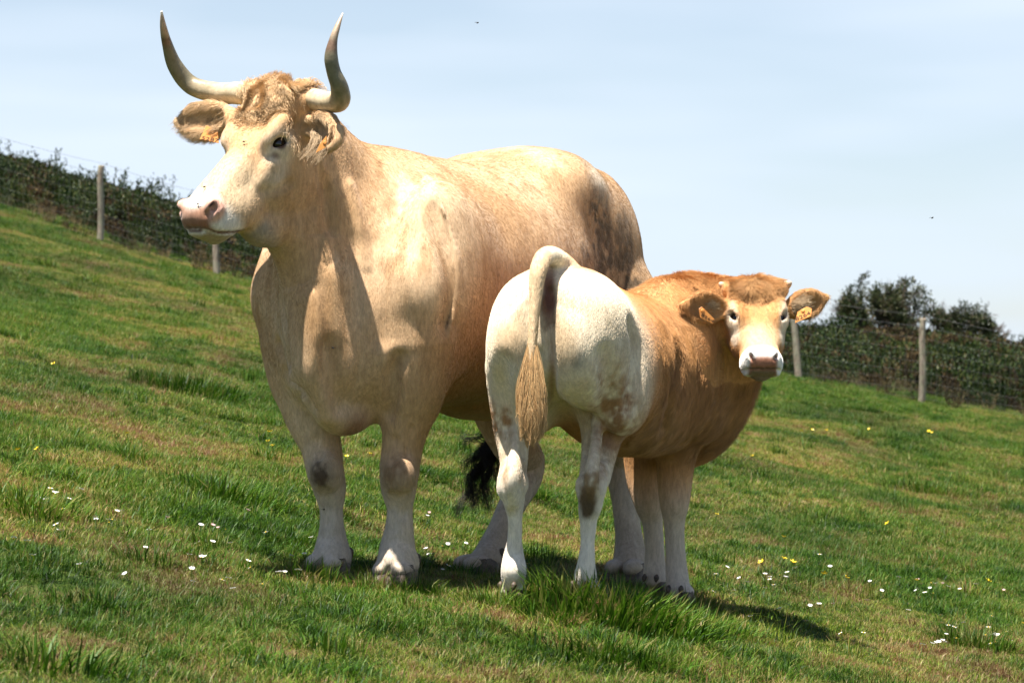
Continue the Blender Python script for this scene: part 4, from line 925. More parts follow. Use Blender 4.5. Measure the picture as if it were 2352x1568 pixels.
# withers and neck crest
w_ = np.exp(-((W - P(1590, 650, 9.1)) ** 2).sum(1) / .14 ** 2)
fur('crest_hair', W, Q, N, C, 9000, calf_flow, .026, .0006, m_hair, CALF, weight=w_ + 1e-9, lift=.5, wave=.9, k=5)
for (bx, by, bY, tx, ty, tY) in ((1664, 706, 8.80, 1566, 700, 8.72), (1810, 712, 8.84, 1899, 682, 8.86)):
    b0, t0_ = P(bx, by, bY), P(tx, ty, tY); d = unit(t0_ - b0); m_ = (b0 + t0_) / 2
    w_ = np.exp(-((W - m_) @ d / .060) ** 4 - (np.linalg.norm((W - m_) - np.outer((W - m_) @ d, d), axis=1) / .058) ** 4) * (((W - KH.p(.35, 0, -.15)) ** 2).sum(1) > .098 ** 2) * (W[:, 1] < 8.93)
    fur('ear_fur', W, Q, N, lerp(C, (.62, .36, .16), np.full(len(C), .6)), 4200, lambda p, d=d: d[None] * 1.0 - UP * .1 + 0 * p, .013, .0005, m_hair, CALF, weight=w_ + 1e-9, lift=.25, wave=.4, k=4)
    # pale hairs growing out of the cup from its root
    n = 420; a = rng.random(n); r0 = b0 + np.outer(a * .045, d) + rng.normal(0, .010, (n, 3)) * [1, .3, 1] + [0, -.012, -.004]
    e0 = r0 + d * rng.uniform(.02, .035, (n, 1)) + np.array([0, -.014, .012]) + rng.normal(0, .006, (n, 3)); k = 5
    pts = np.stack([r0 * (1 - s_) + e0 * s_ - np.array([0, 0, -.006]) * math.sin(3.1 * s_) for s_ in np.linspace(0, 1, k)], 1)
    strands('ear_hair', pts, .0006 * np.linspace(1, .3, k), np.tile([.62, .46, .29], (n, 1)), m_hair, CALF)
lashes(CALF, KE, .0205, 70, .017, (.78, .62, .42))
ear_tag(CALF, [(1605, 709), (1612, 704), (1641, 733), (1638, 744), (1608, 729)], (8.69, 8.69, 8.71, 8.71, 8.69), '8264', ((1609, 725), (1638, 741)), .013)
ear_tag(CALF, [(1832, 716), (1853, 704), (1865, 709), (1863, 726), (1826, 742)], (8.80, 8.79, 8.79, 8.785, 8.79), '8264', ((1829, 738), (1863, 722)), .019)
# tail hair and switch
tw = [(1236, 622, 7.975), (1229, 690, 7.95), (1223, 770, 7.93), (1219, 850, 7.92), (1218, 930, 7.92)]
tp = spline([P(*q) for q in tw], 60); n = 9000; a = rng.random(n) ** .8; i = (a * 59).astype(int); ang = rng.uniform(0, 6.283, n)
rr = np.interp(a, [0, .5, 1], [.0165, .011, .009]); off = np.stack([np.cos(ang), np.sin(ang), 0 * ang], 1)
root = tp[i] + off * rr[:, None]; L = (.013 + .022 * a) * rng.uniform(.7, 1.2, n); k = 5
pts = np.stack([root + off * (L * .10 * math.sin(s_ * 1.6))[:, None] - UP * (L * s_)[:, None] + rng.normal(0, .0006, (n, 3)) for s_ in np.linspace(0, 1, k)], 1)
strands('tail_fur', pts, .0006 * np.linspace(1, .3, k), np.tile([.70, .50, .28], (n, 1)) * rng.uniform(.8, 1.15, (n, 1)), m_hair, CALF)
n = 5200; a = rng.random(n); i = 30 + (a * 29).astype(int); ang = rng.uniform(0, 6.283, n); off = np.stack([np.cos(ang), np.sin(ang) * .8, 0 * ang], 1)
root = tp[i] + off * .008; nl = 42; lock = rng.integers(0, nl, n); la = rng.uniform(0, 6.283, nl); lr = np.sqrt(rng.random(nl)) * .036
tipz = rng.uniform(0, 1, nl); c0 = np.array(P(1221, 1000, 7.92)); tips = c0 + np.stack([np.cos(la) * lr, np.sin(la) * lr * .6, .04 - .11 * tipz * (1 - (lr / .036) * .6)], 1)
end = tips[lock] + rng.normal(0, .0028, (n, 3)) + np.stack([0 * a, 0 * a, rng.uniform(-.01, .03, n)], 1); k = 9
pts = np.zeros((n, k, 3))
for j in range(k):
    s_ = j / (k - 1); pts[:, j] = root * (1 - s_) + end * s_ + off * (.016 * np.sin(s_ * 3.14))[None] if False else root * (1 - s_) + end * s_ + off * (.018 * math.sin(s_ * 3.14)) + np.stack([.008 * np.sin(lock * 1.7 + s_ * 7), 0 * a, 0 * a], 1) * s_
cc = lerp(np.tile([.70, .46, .22], (n, 1)), (.50, .25, .09), rng.random(n) * .7); cc = cc * rng.uniform(.8, 1.15, (nl, 1))[lock]
strands('tail_switch', pts, .0007 * np.linspace(1, .3, k), cc, m_hair, CALF)
# ------------------------------------------------------------------ the hillside
FENCE_Y = lambda x: 37.14 - .244 * x                    # where the fence stands, by X
TX = np.array([-60, -30, -12, -6, -4.2, 0, 3.9, 5.5, 12, 30, 60.]); TZ = np.array([14, 9.2, 4.15, 2.42, 1.95, 1.08, .50, .24, -.75, -3.4, -7.5])
RX = np.array([-60, -30, -20, -9.6, -7.7, -6.2, -4.8, 0, 3.5, 5.4, 7.8, 9.1, 9.8, 12, 20, 30, 60.]); RZ = np.array([15, 10, 7.7, 4.62, 4.05, 3.72, 3.2, 2.2, 1.55, 1.38, 1.40, 1.18, .86, .35, -1.0, -2.8, -7])
_tx = np.linspace(-60, 60, 600); _k = np.exp(-(np.arange(-30, 31) / 8.0) ** 2); _k /= _k.sum()
_tz = np.convolve(np.pad(np.interp(_tx, TX, TZ), 30, 'edge'), _k, 'valid'); _rz = np.convolve(np.pad(np.interp(_tx, RX, RZ), 30, 'edge'), np.exp(-(np.arange(-30, 31) / 2.5) ** 2) / np.exp(-(np.arange(-30, 31) / 2.5) ** 2).sum(), 'valid')
SCRUB = .32
def base_z(x, y):
    near = -.18 * np.clip(x, -14, 14) - .02 * (x - np.clip(x, -14, 14)) + .038 * (np.clip(y, -30, 60) - 9)
    far = np.interp(x, _tx, _tz) + .03 * (y - 36)
    z = near + (far - near) * sstep(9, 36, y)
    ridge = np.interp(x, _tx, _rz) - SCRUB
    z = z + (ridge - z) * sstep(39.0, 49.0, y - .25 * 0)
    d = np.maximum(y - 51, 0); z = z - .05 * d ** 1.35 * (d < 300) * 1.0
    return np.where(d >= 300, -.05 * 300 ** 1.35, z) if np.ndim(z) else z
FEET = [np.array(f[0]) - [0, 0, .060 * f[3]] for f in cow_feet + calf_feet]
_res = np.array([f[2] - base_z(np.array([f[0]]), np.array([f[1]]))[0] for f in FEET]); _fp = np.array([f[:2] for f in FEET])
def ground_z(x, y, fine=True):
    x = np.atleast_1d(np.asarray(x, float)); y = np.atleast_1d(np.asarray(y, float)); sh = x.shape; x = x.ravel(); y = y.ravel()
    z = base_z(x, y); xy = np.stack([x, y], 1)
    if fine:
        lim = sstep(60, 45, y)
        bump = .06 * vnoise(xy * .33, 3) * sstep(11, 20, y) + .060 * vnoise(xy * .9, 4) * (.35 + .65 * sstep(9, 14, y)) + .014 * vnoise(xy * 2.3, 5) + .002 * vnoise(xy * 8, 6)
        z = z + bump * lim
    d2 = ((xy[:, None, :] - _fp[None]) ** 2).sum(2); w = np.exp(-d2 / .16 ** 2); wn = w / (w.sum(1)[:, None] + 1e-9)
    tot = np.clip(w.max(1) * 1.2, 0, 1)
    loc = (wn * np.array([f[2] for f in FEET])).sum(1); wide = np.exp(-d2 / .55 ** 2); cor = (wide * _res).sum(1) / (wide.sum(1) + .25)
    z = z + cor; z = z + (loc - z) * tot
    return z.reshape(sh)

def axis_pts(segs):
    r = [];
    for a, b, st in segs: r.append(np.arange(a, b, st))
    return np.concatenate(r)
ys = np.concatenate([[-60, -30, -15, -6, -2, 1, 3, 4.5], axis_pts([(5.5, 14, .06), (14, 30, .14), (30, 56, .22), (56, 90, 1.5), (90, 360, 12)]), [400, 600, 1000, 2000, 4000, 7000]])
xr = np.concatenate([axis_pts([(0, 3.2, .05), (3.2, 14, .16), (14, 30, .8), (30, 62, 4)]), [90, 150, 300, 800, 2000, 5000]]); xs = np.concatenate([-xr[:0:-1], xr])
gx, gy = np.meshgrid(xs, ys); gz = ground_z(gx, gy); nx, ny = len(xs), len(ys)
V = np.stack([gx.ravel(), gy.ravel(), gz.ravel()], 1); ii = np.arange(nx * ny).reshape(ny, nx)
Fq = np.stack([ii[:-1, :-1], ii[:-1, 1:], ii[1:, 1:], ii[1:, :-1]], -1).reshape(-1, 4)
m = NT('turf_soil'); p = m.pos(); n1 = m.noise(p, 3.2, 5, .6); n2 = m.noise(p, 28, 4, .65); n3 = m.noise(p, .55, 3, .5)
c = m.ramp(n2, [(.30, (.014, .022, .005)), (.55, (.040, .066, .010)), (.75, (.085, .105, .022))])
c = m.mix(m.mrange(n1, .45, .7, 0, .8), c, (.14, .105, .05)); sx = m.n('SeparateXYZ'); m.set(sx, 0, p)
# worn bare earth on the bank at the far left and a crumb of it at the right
def spot(cx, cy, rx, ry, th=.5):
    a = m.n('VectorMath', operation='SUBTRACT'); m.set(a, 0, p); m.set(a, 1, (cx, cy, 0)); b = m.n('VectorMath', operation='MULTIPLY'); m.set(b, 0, a.outputs[0]); m.set(b, 1, (1 / rx, 1 / ry, 0)); l = m.n('VectorMath', operation='LENGTH'); m.set(l, 0, b.outputs[0])
    q = m.n('Math', operation='ADD'); m.set(q, 0, l.outputs['Value']); m.set(q, 1, m.mrange(n1, 0, 1, -.6, .6)); return m.mrange(q.outputs[0], 1.0, .7, 0, 1)
for sp in ((-8.4, 41.0, 1.7, .5), (9.0, 42.2, .6, .3), (1.65, 14.6, .22, .28)): c = m.mix(spot(*sp), c, (.40, .28, .17))
m.bsdf(c, .95, m.bump(n2, .8, .03), .1); m_soil = m.m
ground = link('hillside_ground', mesh_from('hillside_ground', V, Fq), m_soil); tag(ground, kind='structure')

def hit(x, y, Y0=5.5, Y1=48):
    """where the sight line through a photo pixel meets the ground"""
    t = np.arange(Y0, Y1, .02); W = np.array([P(x, y, v) for v in t]); g = ground_z(W[:, 0], W[:, 1]); k = np.argmax(W[:, 2] < g); return np.array([W[k, 0], W[k, 1], g[k]])

# ------------------------------------------------------------------ grass
def m_blade(name, stops, wn=.9, rough=.5, trans=.32):
    m = NT(name); at = m.n('Attribute', attribute_name='rnd').outputs['Fac']; oi = m.n('ObjectInfo').outputs['Random']; p = m.pos()
    a = m.noise(p, 1.6, 5, .7); b = m.noise(p, 7.0, 3, .65)
    s = m.n('Math', operation='ADD'); m.set(s, 0, at); m.set(s, 1, m.mrange(a, .36, .64, -wn * .45, wn * .62)); s2 = m.n('Math', operation='ADD'); m.set(s2, 0, s.outputs[0]); m.set(s2, 1, m.mrange(b, .38, .62, -wn * .30, wn * .34))
    c = m.ramp(s2.outputs[0], stops); g = m.noise(m.mapping(p, (.5, .30, 1)), 1.0, 4, .6); c = m.mix(1.0, c, m.ramp(g, [(.36, (.50, .62, .55)), (.5, (.95, 1.0, .95)), (.66, (1.18, 1.10, 1.0))]), 'MULTIPLY'); d = m.n('BsdfPrincipled'); m.set(d, 'Base Color', c); m.set(d, 'Roughness', rough); m.set(d, 'Specular IOR Level', .22)
    t = m.n('BsdfTranslucent'); m.set(t, 'Color', c); mx = m.n('MixShader'); m.set(mx, 0, trans); m.set(mx, 1, d.outputs[0]); m.set(mx, 2, t.outputs[0]); m.t.links.new(mx.outputs[0], m.out.inputs['Surface']); return m.m
G_TURF = [(.0, (.018, .044, .003)), (.24, (.060, .118, .005)), (.45, (.130, .198, .011)), (.62, (.23, .25, .034)), (.74, (.27, .20, .065)), (.86, (.38, .28, .13)), (1.0, (.17, .08, .035))]
G_LUSH = [(.0, (.012, .036, .002)), (.35, (.036, .096, .004)), (.65, (.080, .160, .009)), (.85, (.110, .175, .015)), (1.0, (.20, .18, .05))]
m_turf = m_blade('turf_blades', G_TURF); m_lush = m_blade('lush_blades', G_LUSH, .5)

def blades(n, size, hmin, hmax, w, lean=.6, mat=None, name='grass_patch', clump=0, circ=False, seed=0):
    r = np.random.default_rng(seed); xy = r.uniform(-size / 2, size / 2, (n, 2))
    if circ: a = r.uniform(0, 6.283, n); q = np.sqrt(r.random(n)) * size / 2; xy = np.stack([np.cos(a) * q, np.sin(a) * q], 1)
    if clump: cc = r.uniform(-size / 2, size / 2, (clump, 2)); j = r.integers(0, clump, n); xy = np.where((r.random(n) < .6)[:, None], cc[j] + r.normal(0, size * .035, (n, 2)), xy)
    L = r.uniform(hmin, hmax, n) * (1 if not circ else (1.1 - .5 * (np.linalg.norm(xy, axis=1) / (size / 2)) ** 2)); az = r.uniform(0, 6.283, n)
    if circ: az = np.arctan2(xy[:, 1], xy[:, 0]) + r.normal(0, .7, n)
    d = np.stack([np.cos(az), np.sin(az), 0 * az], 1); sd = np.stack([-np.sin(az + r.normal(0, .5, n)), np.cos(az), 0 * az], 1); ln = np.abs(r.normal(0, lean, n)) + .12
    b = np.concatenate([xy, np.full((n, 1), -.008)], 1); W = w * r.uniform(.6, 1.3, n)[:, None]
    def at(t): return b + d * (L * ln * t * t)[:, None] + UP * (L * t * (1 - .22 * ln * t))[:, None]
    m1, tp = at(.55), at(1.0); V = np.stack([b - sd * W / 2, b + sd * W / 2, m1 - sd * W * .42, m1 + sd * W * .42, tp], 1).reshape(-1, 3)
    o = np.arange(n)[:, None] * 5; T = np.concatenate([o + [0, 1, 3], o + [0, 3, 2], o + [2, 3, 4]]).astype(np.int32)
    me = mesh_from(name, V, T, False); a = me.attributes.new('rnd', 'FLOAT', 'POINT'); a.data.foreach_set('value', np.repeat(r.random(n) ** 1.1, 5).astype(np.float32)); me.materials.append(mat); return me

def slope_rot(x, y, spin, e=.15):
    sx_ = (ground_z(x + e, y) - ground_z(x - e, y)) / (2 * e); sy_ = (ground_z(x, y + e) - ground_z(x, y - e)) / (2 * e); out = np.zeros((len(x), 3))
    for i in range(len(x)):
        q = Vector((0, 0, 1)).rotation_difference(Vector((-sx_[i], -sy_[i], 1)).normalized()) @ Euler((0, 0, spin[i])).to_quaternion(); out[i] = q.to_euler()[:]
    return out

def scatter(name, meshes, pts, idx, scale, rotz, label=None, tilt=None):
    """one object: points carrying instances through geometry nodes (grass, scrub: what nobody could count)"""
    src = bpy.data.collections.new(name + '_source')
    for i, me in enumerate(meshes): o = bpy.data.objects.new('%s_%02d' % (me.name, i), me); src.objects.link(o)
    me = bpy.data.meshes.new(name); me.vertices.add(len(pts)); me.vertices.foreach_set('co', pts.astype(np.float32).ravel())
    for nm, ty, val in (('idx', 'INT', idx.astype(np.int32)), ('scl', 'FLOAT', scale.astype(np.float32))):
        a = me.attributes.new(nm, ty, 'POINT'); a.data.foreach_set('value', val)
    a = me.attributes.new('rot', 'FLOAT_VECTOR', 'POINT'); rr = np.zeros((len(pts), 3), np.float32); rr[:, 2] = rotz
    if tilt is not None: rr[:] = tilt
    a.data.foreach_set('vector', rr.ravel())
    o = bpy.data.objects.new(name, me); COL.objects.link(o)
    ng = bpy.data.node_groups.new(name, 'GeometryNodeTree'); ng.interface.new_socket('Geometry', in_out='INPUT', socket_type='NodeSocketGeometry'); ng.interface.new_socket('Geometry', in_out='OUTPUT', socket_type='NodeSocketGeometry')
    N_ = ng.nodes.new; L2 = ng.links.new; gi, go = N_('NodeGroupInput'), N_('NodeGroupOutput'); ci = N_('GeometryNodeCollectionInfo'); ci.inputs['Collection'].default_value = src
    ci.inputs['Separate Children'].default_value = True; ci.inputs['Reset Children'].default_value = True; ip = N_('GeometryNodeInstanceOnPoints'); ip.inputs['Pick Instance'].default_value = True
    def na(nm, ty): q = N_('GeometryNodeInputNamedAttribute'); q.data_type = ty; q.inputs['Name'].default_value = nm; return q.outputs[0]
    L2(gi.outputs[0], ip.inputs['Points']); L2(ci.outputs[0], ip.inputs['Instance']); L2(na('idx', 'INT'), ip.inputs['Instance Index'])
    e2r = N_('FunctionNodeEulerToRotation'); L2(na('rot', 'FLOAT_VECTOR'), e2r.inputs[0]); L2(e2r.outputs[0], ip.inputs['Rotation'])
    cx = N_('ShaderNodeCombineXYZ'); sc_ = na('scl', 'FLOAT'); [L2(sc_, cx.inputs[i]) for i in range(3)]; L2(cx.outputs[0], ip.inputs['Scale']); L2(ip.outputs[0], go.inputs[0])
    md = o.modifiers.new('scatter', 'NODES'); md.node_group = ng; tag(o, label=label, kind='stuff'); return o

PSZ = .5
turf_meshes = [blades(2900, PSZ, .008, .026, .0020, 1.1, m_turf, clump=26, seed=i) for i in range(4)] + [blades(2400, PSZ, .011, .038, .0022, 1.05, m_turf, clump=18, seed=10 + i) for i in range(3)] + \
    [blades(2100, PSZ, .014, .052, .0025, .95, m_lush, clump=14, seed=20 + i) for i in range(3)]
st = .25
def jgrid(x0, x1, y0, y1, st):
    a, b = np.meshgrid(np.arange(x0, x1, st), np.arange(y0, y1, st)); a = a.ravel(); b = b.ravel(); return a + rng.uniform(-.5, .5, len(a)) * st, b + rng.uniform(-.5, .5, len(b)) * st
px_, py_ = jgrid(-19, 19, 5.2, 44.5, st); keep = (np.abs(px_) < .2 * py_ + 2.4) | ((np.abs(px_) < .34 * py_ + 3.5) & (rng.random(len(px_)) < .5)); keep &= (rng.random(len(px_)) < np.clip(1.15 - (py_ - 16) * .012, .75, 1)); px_, py_ = px_[keep], py_[keep]
xy = np.stack([px_, py_], 1); q = fbm(xy * [.55, .42], 3, 88) + .55 * vnoise(xy * 2.1, 89) - .06; r_ = rng.random(len(q))
lush = q > .15 + .10 * (r_ - .5); mid = (q > -.14 + .3 * (r_ - .5)) & ~lush
idx = np.where(lush, rng.integers(7, 10, len(q)), np.where(mid, rng.integers(4, 7, len(q)), rng.integers(0, 4, len(q))))
sc_ = rng.uniform(.7, 1.35, len(q)) * (1 + .016 * np.clip(py_ - 11, 0, 30)); gz_ = ground_z(px_, py_)
nearfoot = (((xy[:, None] - _fp[None]) ** 2).sum(2).min(1) < .16 ** 2); idx = np.where(nearfoot & (idx > 3), 1, idx); sc_ = np.where(nearfoot, 1.15, sc_)
# instances lie on the slope: tilt expressed after the spin about z
rz_ = rng.uniform(0, 6.283, len(q)); ti = slope_rot(px_, py_, rz_)
scatter('pasture_grass', turf_meshes, np.stack([px_, py_, gz_ + .004], 1), idx, sc_, rz_, tilt=ti)

# tall dark tufts, each one a thing
def tuft(x, y, size, h, n, label, dark=True, seed=0, w=.0055):
    c = hit(x, y); me = blades(n, size, h * .45, h, w, .55, m_lush if dark else m_turf, 'grass_tuft', circ=True, seed=seed); o = link('grass_tuft', me); o.location = c - [0, 0, .01]
    gx_ = (ground_z(c[0] + .1, c[1]) - ground_z(c[0] - .1, c[1]))[0] / .2; o.rotation_euler = (0, -math.atan(gx_), 0); return tag(o, label, 'grass tuft', 'taller grass tufts in the pasture')
tuft(1430, 1415, .62, .155, 1900, 'tall dark green tuft under the calf, in front of its hooves', seed=1, w=.0065)
tuft(1290, 1430, .30, .11, 500, 'low green tuft left of the big tuft under the calf', seed=2)
tuft(1590, 1445, .42, .12, 800, 'green tuft just right of the big tuft under the calf', seed=3)
tuft(1395, 1500, .55, .10, 800, 'broad low tuft at the bottom edge below the calf', seed=31)
tuft(2245, 1490, .36, .13, 650, 'dark arching tuft among daisies at lower right', seed=4)
tuft(500, 1145, .55, .15, 900, 'dark tuft left of the cow beside her knee', seed=5)
tuft(665, 1245, .34, .10, 450, 'small tuft left of the cow beside her front hooves', seed=6)
tuft(60, 1165, .5, .12, 600, 'dark tuft at the left edge above the daisies', seed=7)
tuft(450, 900, .8, .17, 900, 'dark hummock tuft on the slope left of the cow', seed=8)
tuft(235, 1395, .30, .09, 350, 'small tuft in the lower left foreground', seed=9)
tuft(2130, 1130, .7, .14, 700, 'dark tuft on the slope right of the calf', seed=11)
tuft(120, 1530, .4, .11, 500, 'tuft at the bottom left corner', seed=12)

# small hummocks, coarse sprigs and seed stalks scattered through the pasture
hm = [blades(170, .20, .05, .115, .0036, .6, m_lush, 'lush_sprig', circ=True, seed=50 + i) for i in range(3)] + [blades(90, .16, .05, .12, .0026, .7, m_turf, 'dry_sprig', circ=True, seed=60 + i) for i in range(3)]
hx, hy = jgrid(-12, 12, 5.4, 40, .42); kp = (np.abs(hx) < .2 * hy + 1.5) & (rng.random(len(hx)) < .30 + .35 * (vnoise(np.stack([hx, hy], 1) * .8, 120) > .1)); hx, hy = hx[kp], hy[kp]
kp = (((np.stack([hx, hy], 1)[:, None] - _fp[None]) ** 2).sum(2).min(1) > .10 ** 2); hx, hy = hx[kp], hy[kp]
fx_ = np.repeat(_fp, 9, 0) + np.stack([rng.uniform(-.14, .14, 9 * len(_fp)), rng.uniform(-.20, -.07, 9 * len(_fp))], 1); hx = np.append(hx, fx_[:, 0]); hy = np.append(hy, fx_[:, 1])
scatter('pasture_sprigs', hm, np.stack([hx, hy, ground_z(hx, hy) - .004], 1), rng.integers(0, 6, len(hx)), rng.uniform(.45, 1.15, len(hx)) * (1 + .015 * np.clip(hy - 11, 0, 30)), rng.uniform(0, 6.283, len(hx)))

# ------------------------------------------------------------------ daisies and buttercups
m = NT('petal_white'); m.bsdf((.80, .77, .76), .6); m_pet = m.m; m = NT('disc_yellow'); m.bsdf((.75, .48, .03), .6); m_disc = m.m
m = NT('petal_yellow'); m.bsdf((.80, .58, .02), .35, None, .5); m_but = m.m; m = NT('stem_green'); m.bsdf((.06, .12, .02), .6); m_stem = m.m; m = NT('petal_pink'); m.bsdf((.72, .48, .47), .6); m_pink = m.m
def flower_mesh(name, npet, R, mats, h, cup=0, broad=.3):
    bm = bmesh.new()
    for i in range(npet):
        a = i / npet * 6.2832; d = Vector((math.cos(a), math.sin(a), 0)); s_ = Vector((-d.y, d.x, 0)); z = lambda r: Vector((0, 0, h + cup * (r / R) ** 2 * R))
        q = [d * R * .15 + z(R * .15), d * R * .6 - s_ * R * broad + z(R * .6), d * R + z(R), d * R * .6 + s_ * R * broad + z(R * .6)]
        f = bm.faces.new([bm.verts.new(v) for v in q]); f.material_index = 0
    r = bmesh.ops.create_icosphere(bm, subdivisions=1, radius=R * .33, matrix=Matrix.Translation((0, 0, h + R * .06)) @ Matrix.Diagonal((1, 1, .55, 1)))
    for v in r['verts']:
        for f in v.link_faces: f.material_index = 1
    r = bmesh.ops.create_cone(bm, segments=5, radius1=.0012, radius2=.0010, depth=h + .02, matrix=Matrix.Translation((0, 0, h / 2 - .01)))
    for v in r['verts']:
        for f in v.link_faces: f.material_index = 2
    me = bpy.data.meshes.new(name); bm.to_mesh(me); bm.free(); [me.materials.append(x) for x in mats]; return me
dz = [flower_mesh('daisy', 13, .0115, (m_pet, m_disc, m_stem), .052, .1, .17), flower_mesh('daisy', 12, .0105, (m_pet, m_disc, m_stem), .045, .5, .19), flower_mesh('daisy', 12, .0095, (m_pink, m_disc, m_stem), .045, .9, .2)]
bu = [flower_mesh('buttercup', 5, .0115, (m_but, m_disc, m_stem), .085, .55, .42)]
DA = [(150,1160),(250,1190),(345,1210),(410,1225),(70,1265),(190,1285),(530,1235),(600,1330),(300,1300),(1690,1345),(1830,1330),(1850,1420),(2020,1345),(2080,1395),(2320,1400),(2100,1470),(95,1130),(112,1118),(127,1120),(118,1131),(90,1145),(262,1165),(278,1170),(222,1180),(480,1198),(505,1198),(433,1262),(465,1268),(468,1237),(560,1278),(588,1288),(648,1305),(520,1317),(435,1318),(540,1343),(145,1197),(30,1225),(60,1235),
 (380,1175),(1017,1227),(1027,1238),(1035,1255),(1018,1290),(1013,1294),(985,1165),(978,1175),(1210,1290),(1236,1330),(1657,1292),(1646,1308),(1707,1317),(1755,1311),(1780,1314),(1800,1319),(1769,1323),(1777,1333),(1754,1339),(1626,1348),(1859,1379),(1880,1382),(1801,1387),
 (1729,1404),(1987,1368),(1913,1375),(2130,1332),(2135,1338),(2149,1334),(2107,1325),(2162,1330),(2240,1333),(2304,1344),(2145,1359),(2059,1316),(1999,1323),(2130,1418),(2157,1421),(2180,1430),(2170,1445),(2141,1460),(2152,1462),(2160,1459),(2193,1463),(2269,1437),
 (2291,1444),(2270,1451),(2262,1452),(1951,1441),(1979,1447),(1944,1442),(2215,1422),(2282,1468),(1905,1295),(1880,1270),(2240,1280),(620,1218),(700,1262),(330,1250),(1465,1410),(720,1225),(560,1165)]
DA += [(111,1136),(89,1134),(151,1135),(180,1117),(113,1120),(74,1127),(483,1267),(500,1322),(521,1207),(482,1236),(439,1294),(456,1196),(1019,1251),(974,1232),(991,1259),(997,1262),(1065,1235),(985,1252),(1814,1310),(1829,1298),(1718,1323),(1726,1312),(1785,1339),(1770,1319),(2207,1344),(2128,1354),(2094,1341),(2172,1339),(2111,1344),(2112,1332),(2113,1472),(2135,1468),(2177,1433),(2190,1446),(2165,1405),(2163,1462),(2287,1467),(2312,1457),(2324,1422),(2268,1404),(2295,1451),(2317,1443),(128,1203),(169,1157),(239,1191),(219,1183),(137,1211),(245,1182),(685,1294),(661,1266),(643,1300),(655,1298),(684,1295)]
PINK = {(2107,1325),(2162,1330),(1987,1368),(1913,1375),(2304,1344),(505,1198),(480,1198),(985,1165),(560,1165),(380,1175)}
for (x, y) in DA:
    c = hit(x, y + 38); pk = (x, y) in PINK; o = bpy.data.objects.new('daisy', dz[2] if pk else dz[(x + y) % 2]); COL.objects.link(o); o.location = P(x, y, c[1] - .01) - np.array([0, 0, .052]); o.scale = (rng.uniform(.72, .98),) * 3
    o.rotation_euler = (rng.uniform(.0, .55), rng.uniform(-.3, .3), rng.uniform(0, 6)); tag(o, 'pink tinged daisy in the short turf' if pk else 'small white daisy in the short turf', 'daisy', 'pink tinged daisies in the turf' if pk else 'white daisies in the turf')
BU = [(118,1018),(298,993),(622,1012),(634,1022),(686,1040),(700,1040),(797,1045),(5,1072),(55,1028),(1787,1280),(1775,1278),(1798,1283),(1893,1310),(1905,1311),(1845,985),(1862,985),(1893,987),(2135,985),(2150,990),(2345,1415),(2348,1430),(2235,1322),(2070,1190),(1740,1045),(1640,1180),(840,1040),(2010,978),(140,832),(620,990),(1790,1230),(2100,1330)]
for (x, y) in BU:
    c = hit(x, y + 48); o = bpy.data.objects.new('buttercup', bu[0]); COL.objects.link(o); s_ = rng.uniform(.9, 1.3) * (1 + .02 * max(c[1] - 10, 0)); o.location = P(x, y, c[1] - .01) - np.array([0, 0, .085 * s_]); o.scale = (s_,) * 3
    o.rotation_euler = (rng.uniform(.1, .7), rng.uniform(-.3, .3), rng.uniform(0, 6)); tag(o, 'yellow buttercup flower in the pasture', 'buttercup', 'yellow buttercups in the pasture')
# ------------------------------------------------------------------ the wire fence
m = NT('weathered_post'); p = m.pos(); n1 = m.noise(m.mapping(p, (30, 30, 5)), 1, 5, .6); n2 = m.noise(p, 9, 3)
m.bsdf(m.mix(m.mrange(n2, .45, .7, 0, .6), m.ramp(n1, [(.3, (.12, .085, .06)), (.5, (.30, .24, .18)), (.75, (.44, .37, .29))]), (.30, .31, .20)), .85, m.bump(n1, .7, .01), .2); m_post = m.m
m = NT('galvanised_wire'); m.bsdf((.10, .10, .10), .6, None, .3); m_wire = m.m
fence = empty('wire_fence', P(1830, 870, 36.2)); fence.location = (0, 36.5, ground_z(0, 36.5)[0]); bpy.context.view_layer.update()
tag(fence, 'stock fence of rough round posts and wire netting along the hillside', 'fence')
FI = fence.matrix_world.inverted()
def fpart(name, me, mat):
    o = link(name, me, mat, fence); o.matrix_parent_inverse = FI; return o
def post_at(px, ty, by, Y):
    a, b = P(px, ty, Y), P(px, by, Y); g = ground_z(b[0], b[1])[0]; b[2] = g - .15; return a, b
SEEN = {230: (380, 552, 38.6, 3), 497: (457, 630, 38.0, -4), 1830: (688, 868, 36.3, -16), 2117: (730, 916, 35.8, 5)}
tops = []
for px in (-900, -600, -320, -45, 230, 497, 770, 1040, 1300, 1565, 1830, 2117, 2405, 2700, 3000):
    Y = 38.6 - (px - 230) / 1887 * 2.8
    if px in SEEN: ty, by, Y, lean = SEEN[px]
    else:
        X = (px - 1176) / FPX * Y; g = ground_z(X, Y)[0]; by = HOR - (g - CAMZ) / Y * FPX; ty = by - 1.09 / Y * FPX; lean = rng.uniform(-6, 6)
    a, b = post_at(px, ty, by, Y); a = a + [lean / FPX * Y * .6, 0, 0]; b = b - [lean / FPX * Y * .4, 0, 0]; r0 = rng.uniform(.042, .050)
    cs = spline([(*b, r0 * 1.05), (*(b * .6 + a * .4 + rng.normal(0, .008, 3)), r0), (*(b * .2 + a * .8 + rng.normal(0, .006, 3)), r0 * .95), (*a, r0 * .9)], 12)
    V, F, u = tube(cs, 24, 14, wob=lambda uu, aa, s=px: 1 + .05 * np.sin(aa * 3 + uu * 9 + s) + .03 * np.sin(aa * 7 + uu * 23)); fpart('post', mesh_poly('post', V, F), m_post); tops.append((a, b))
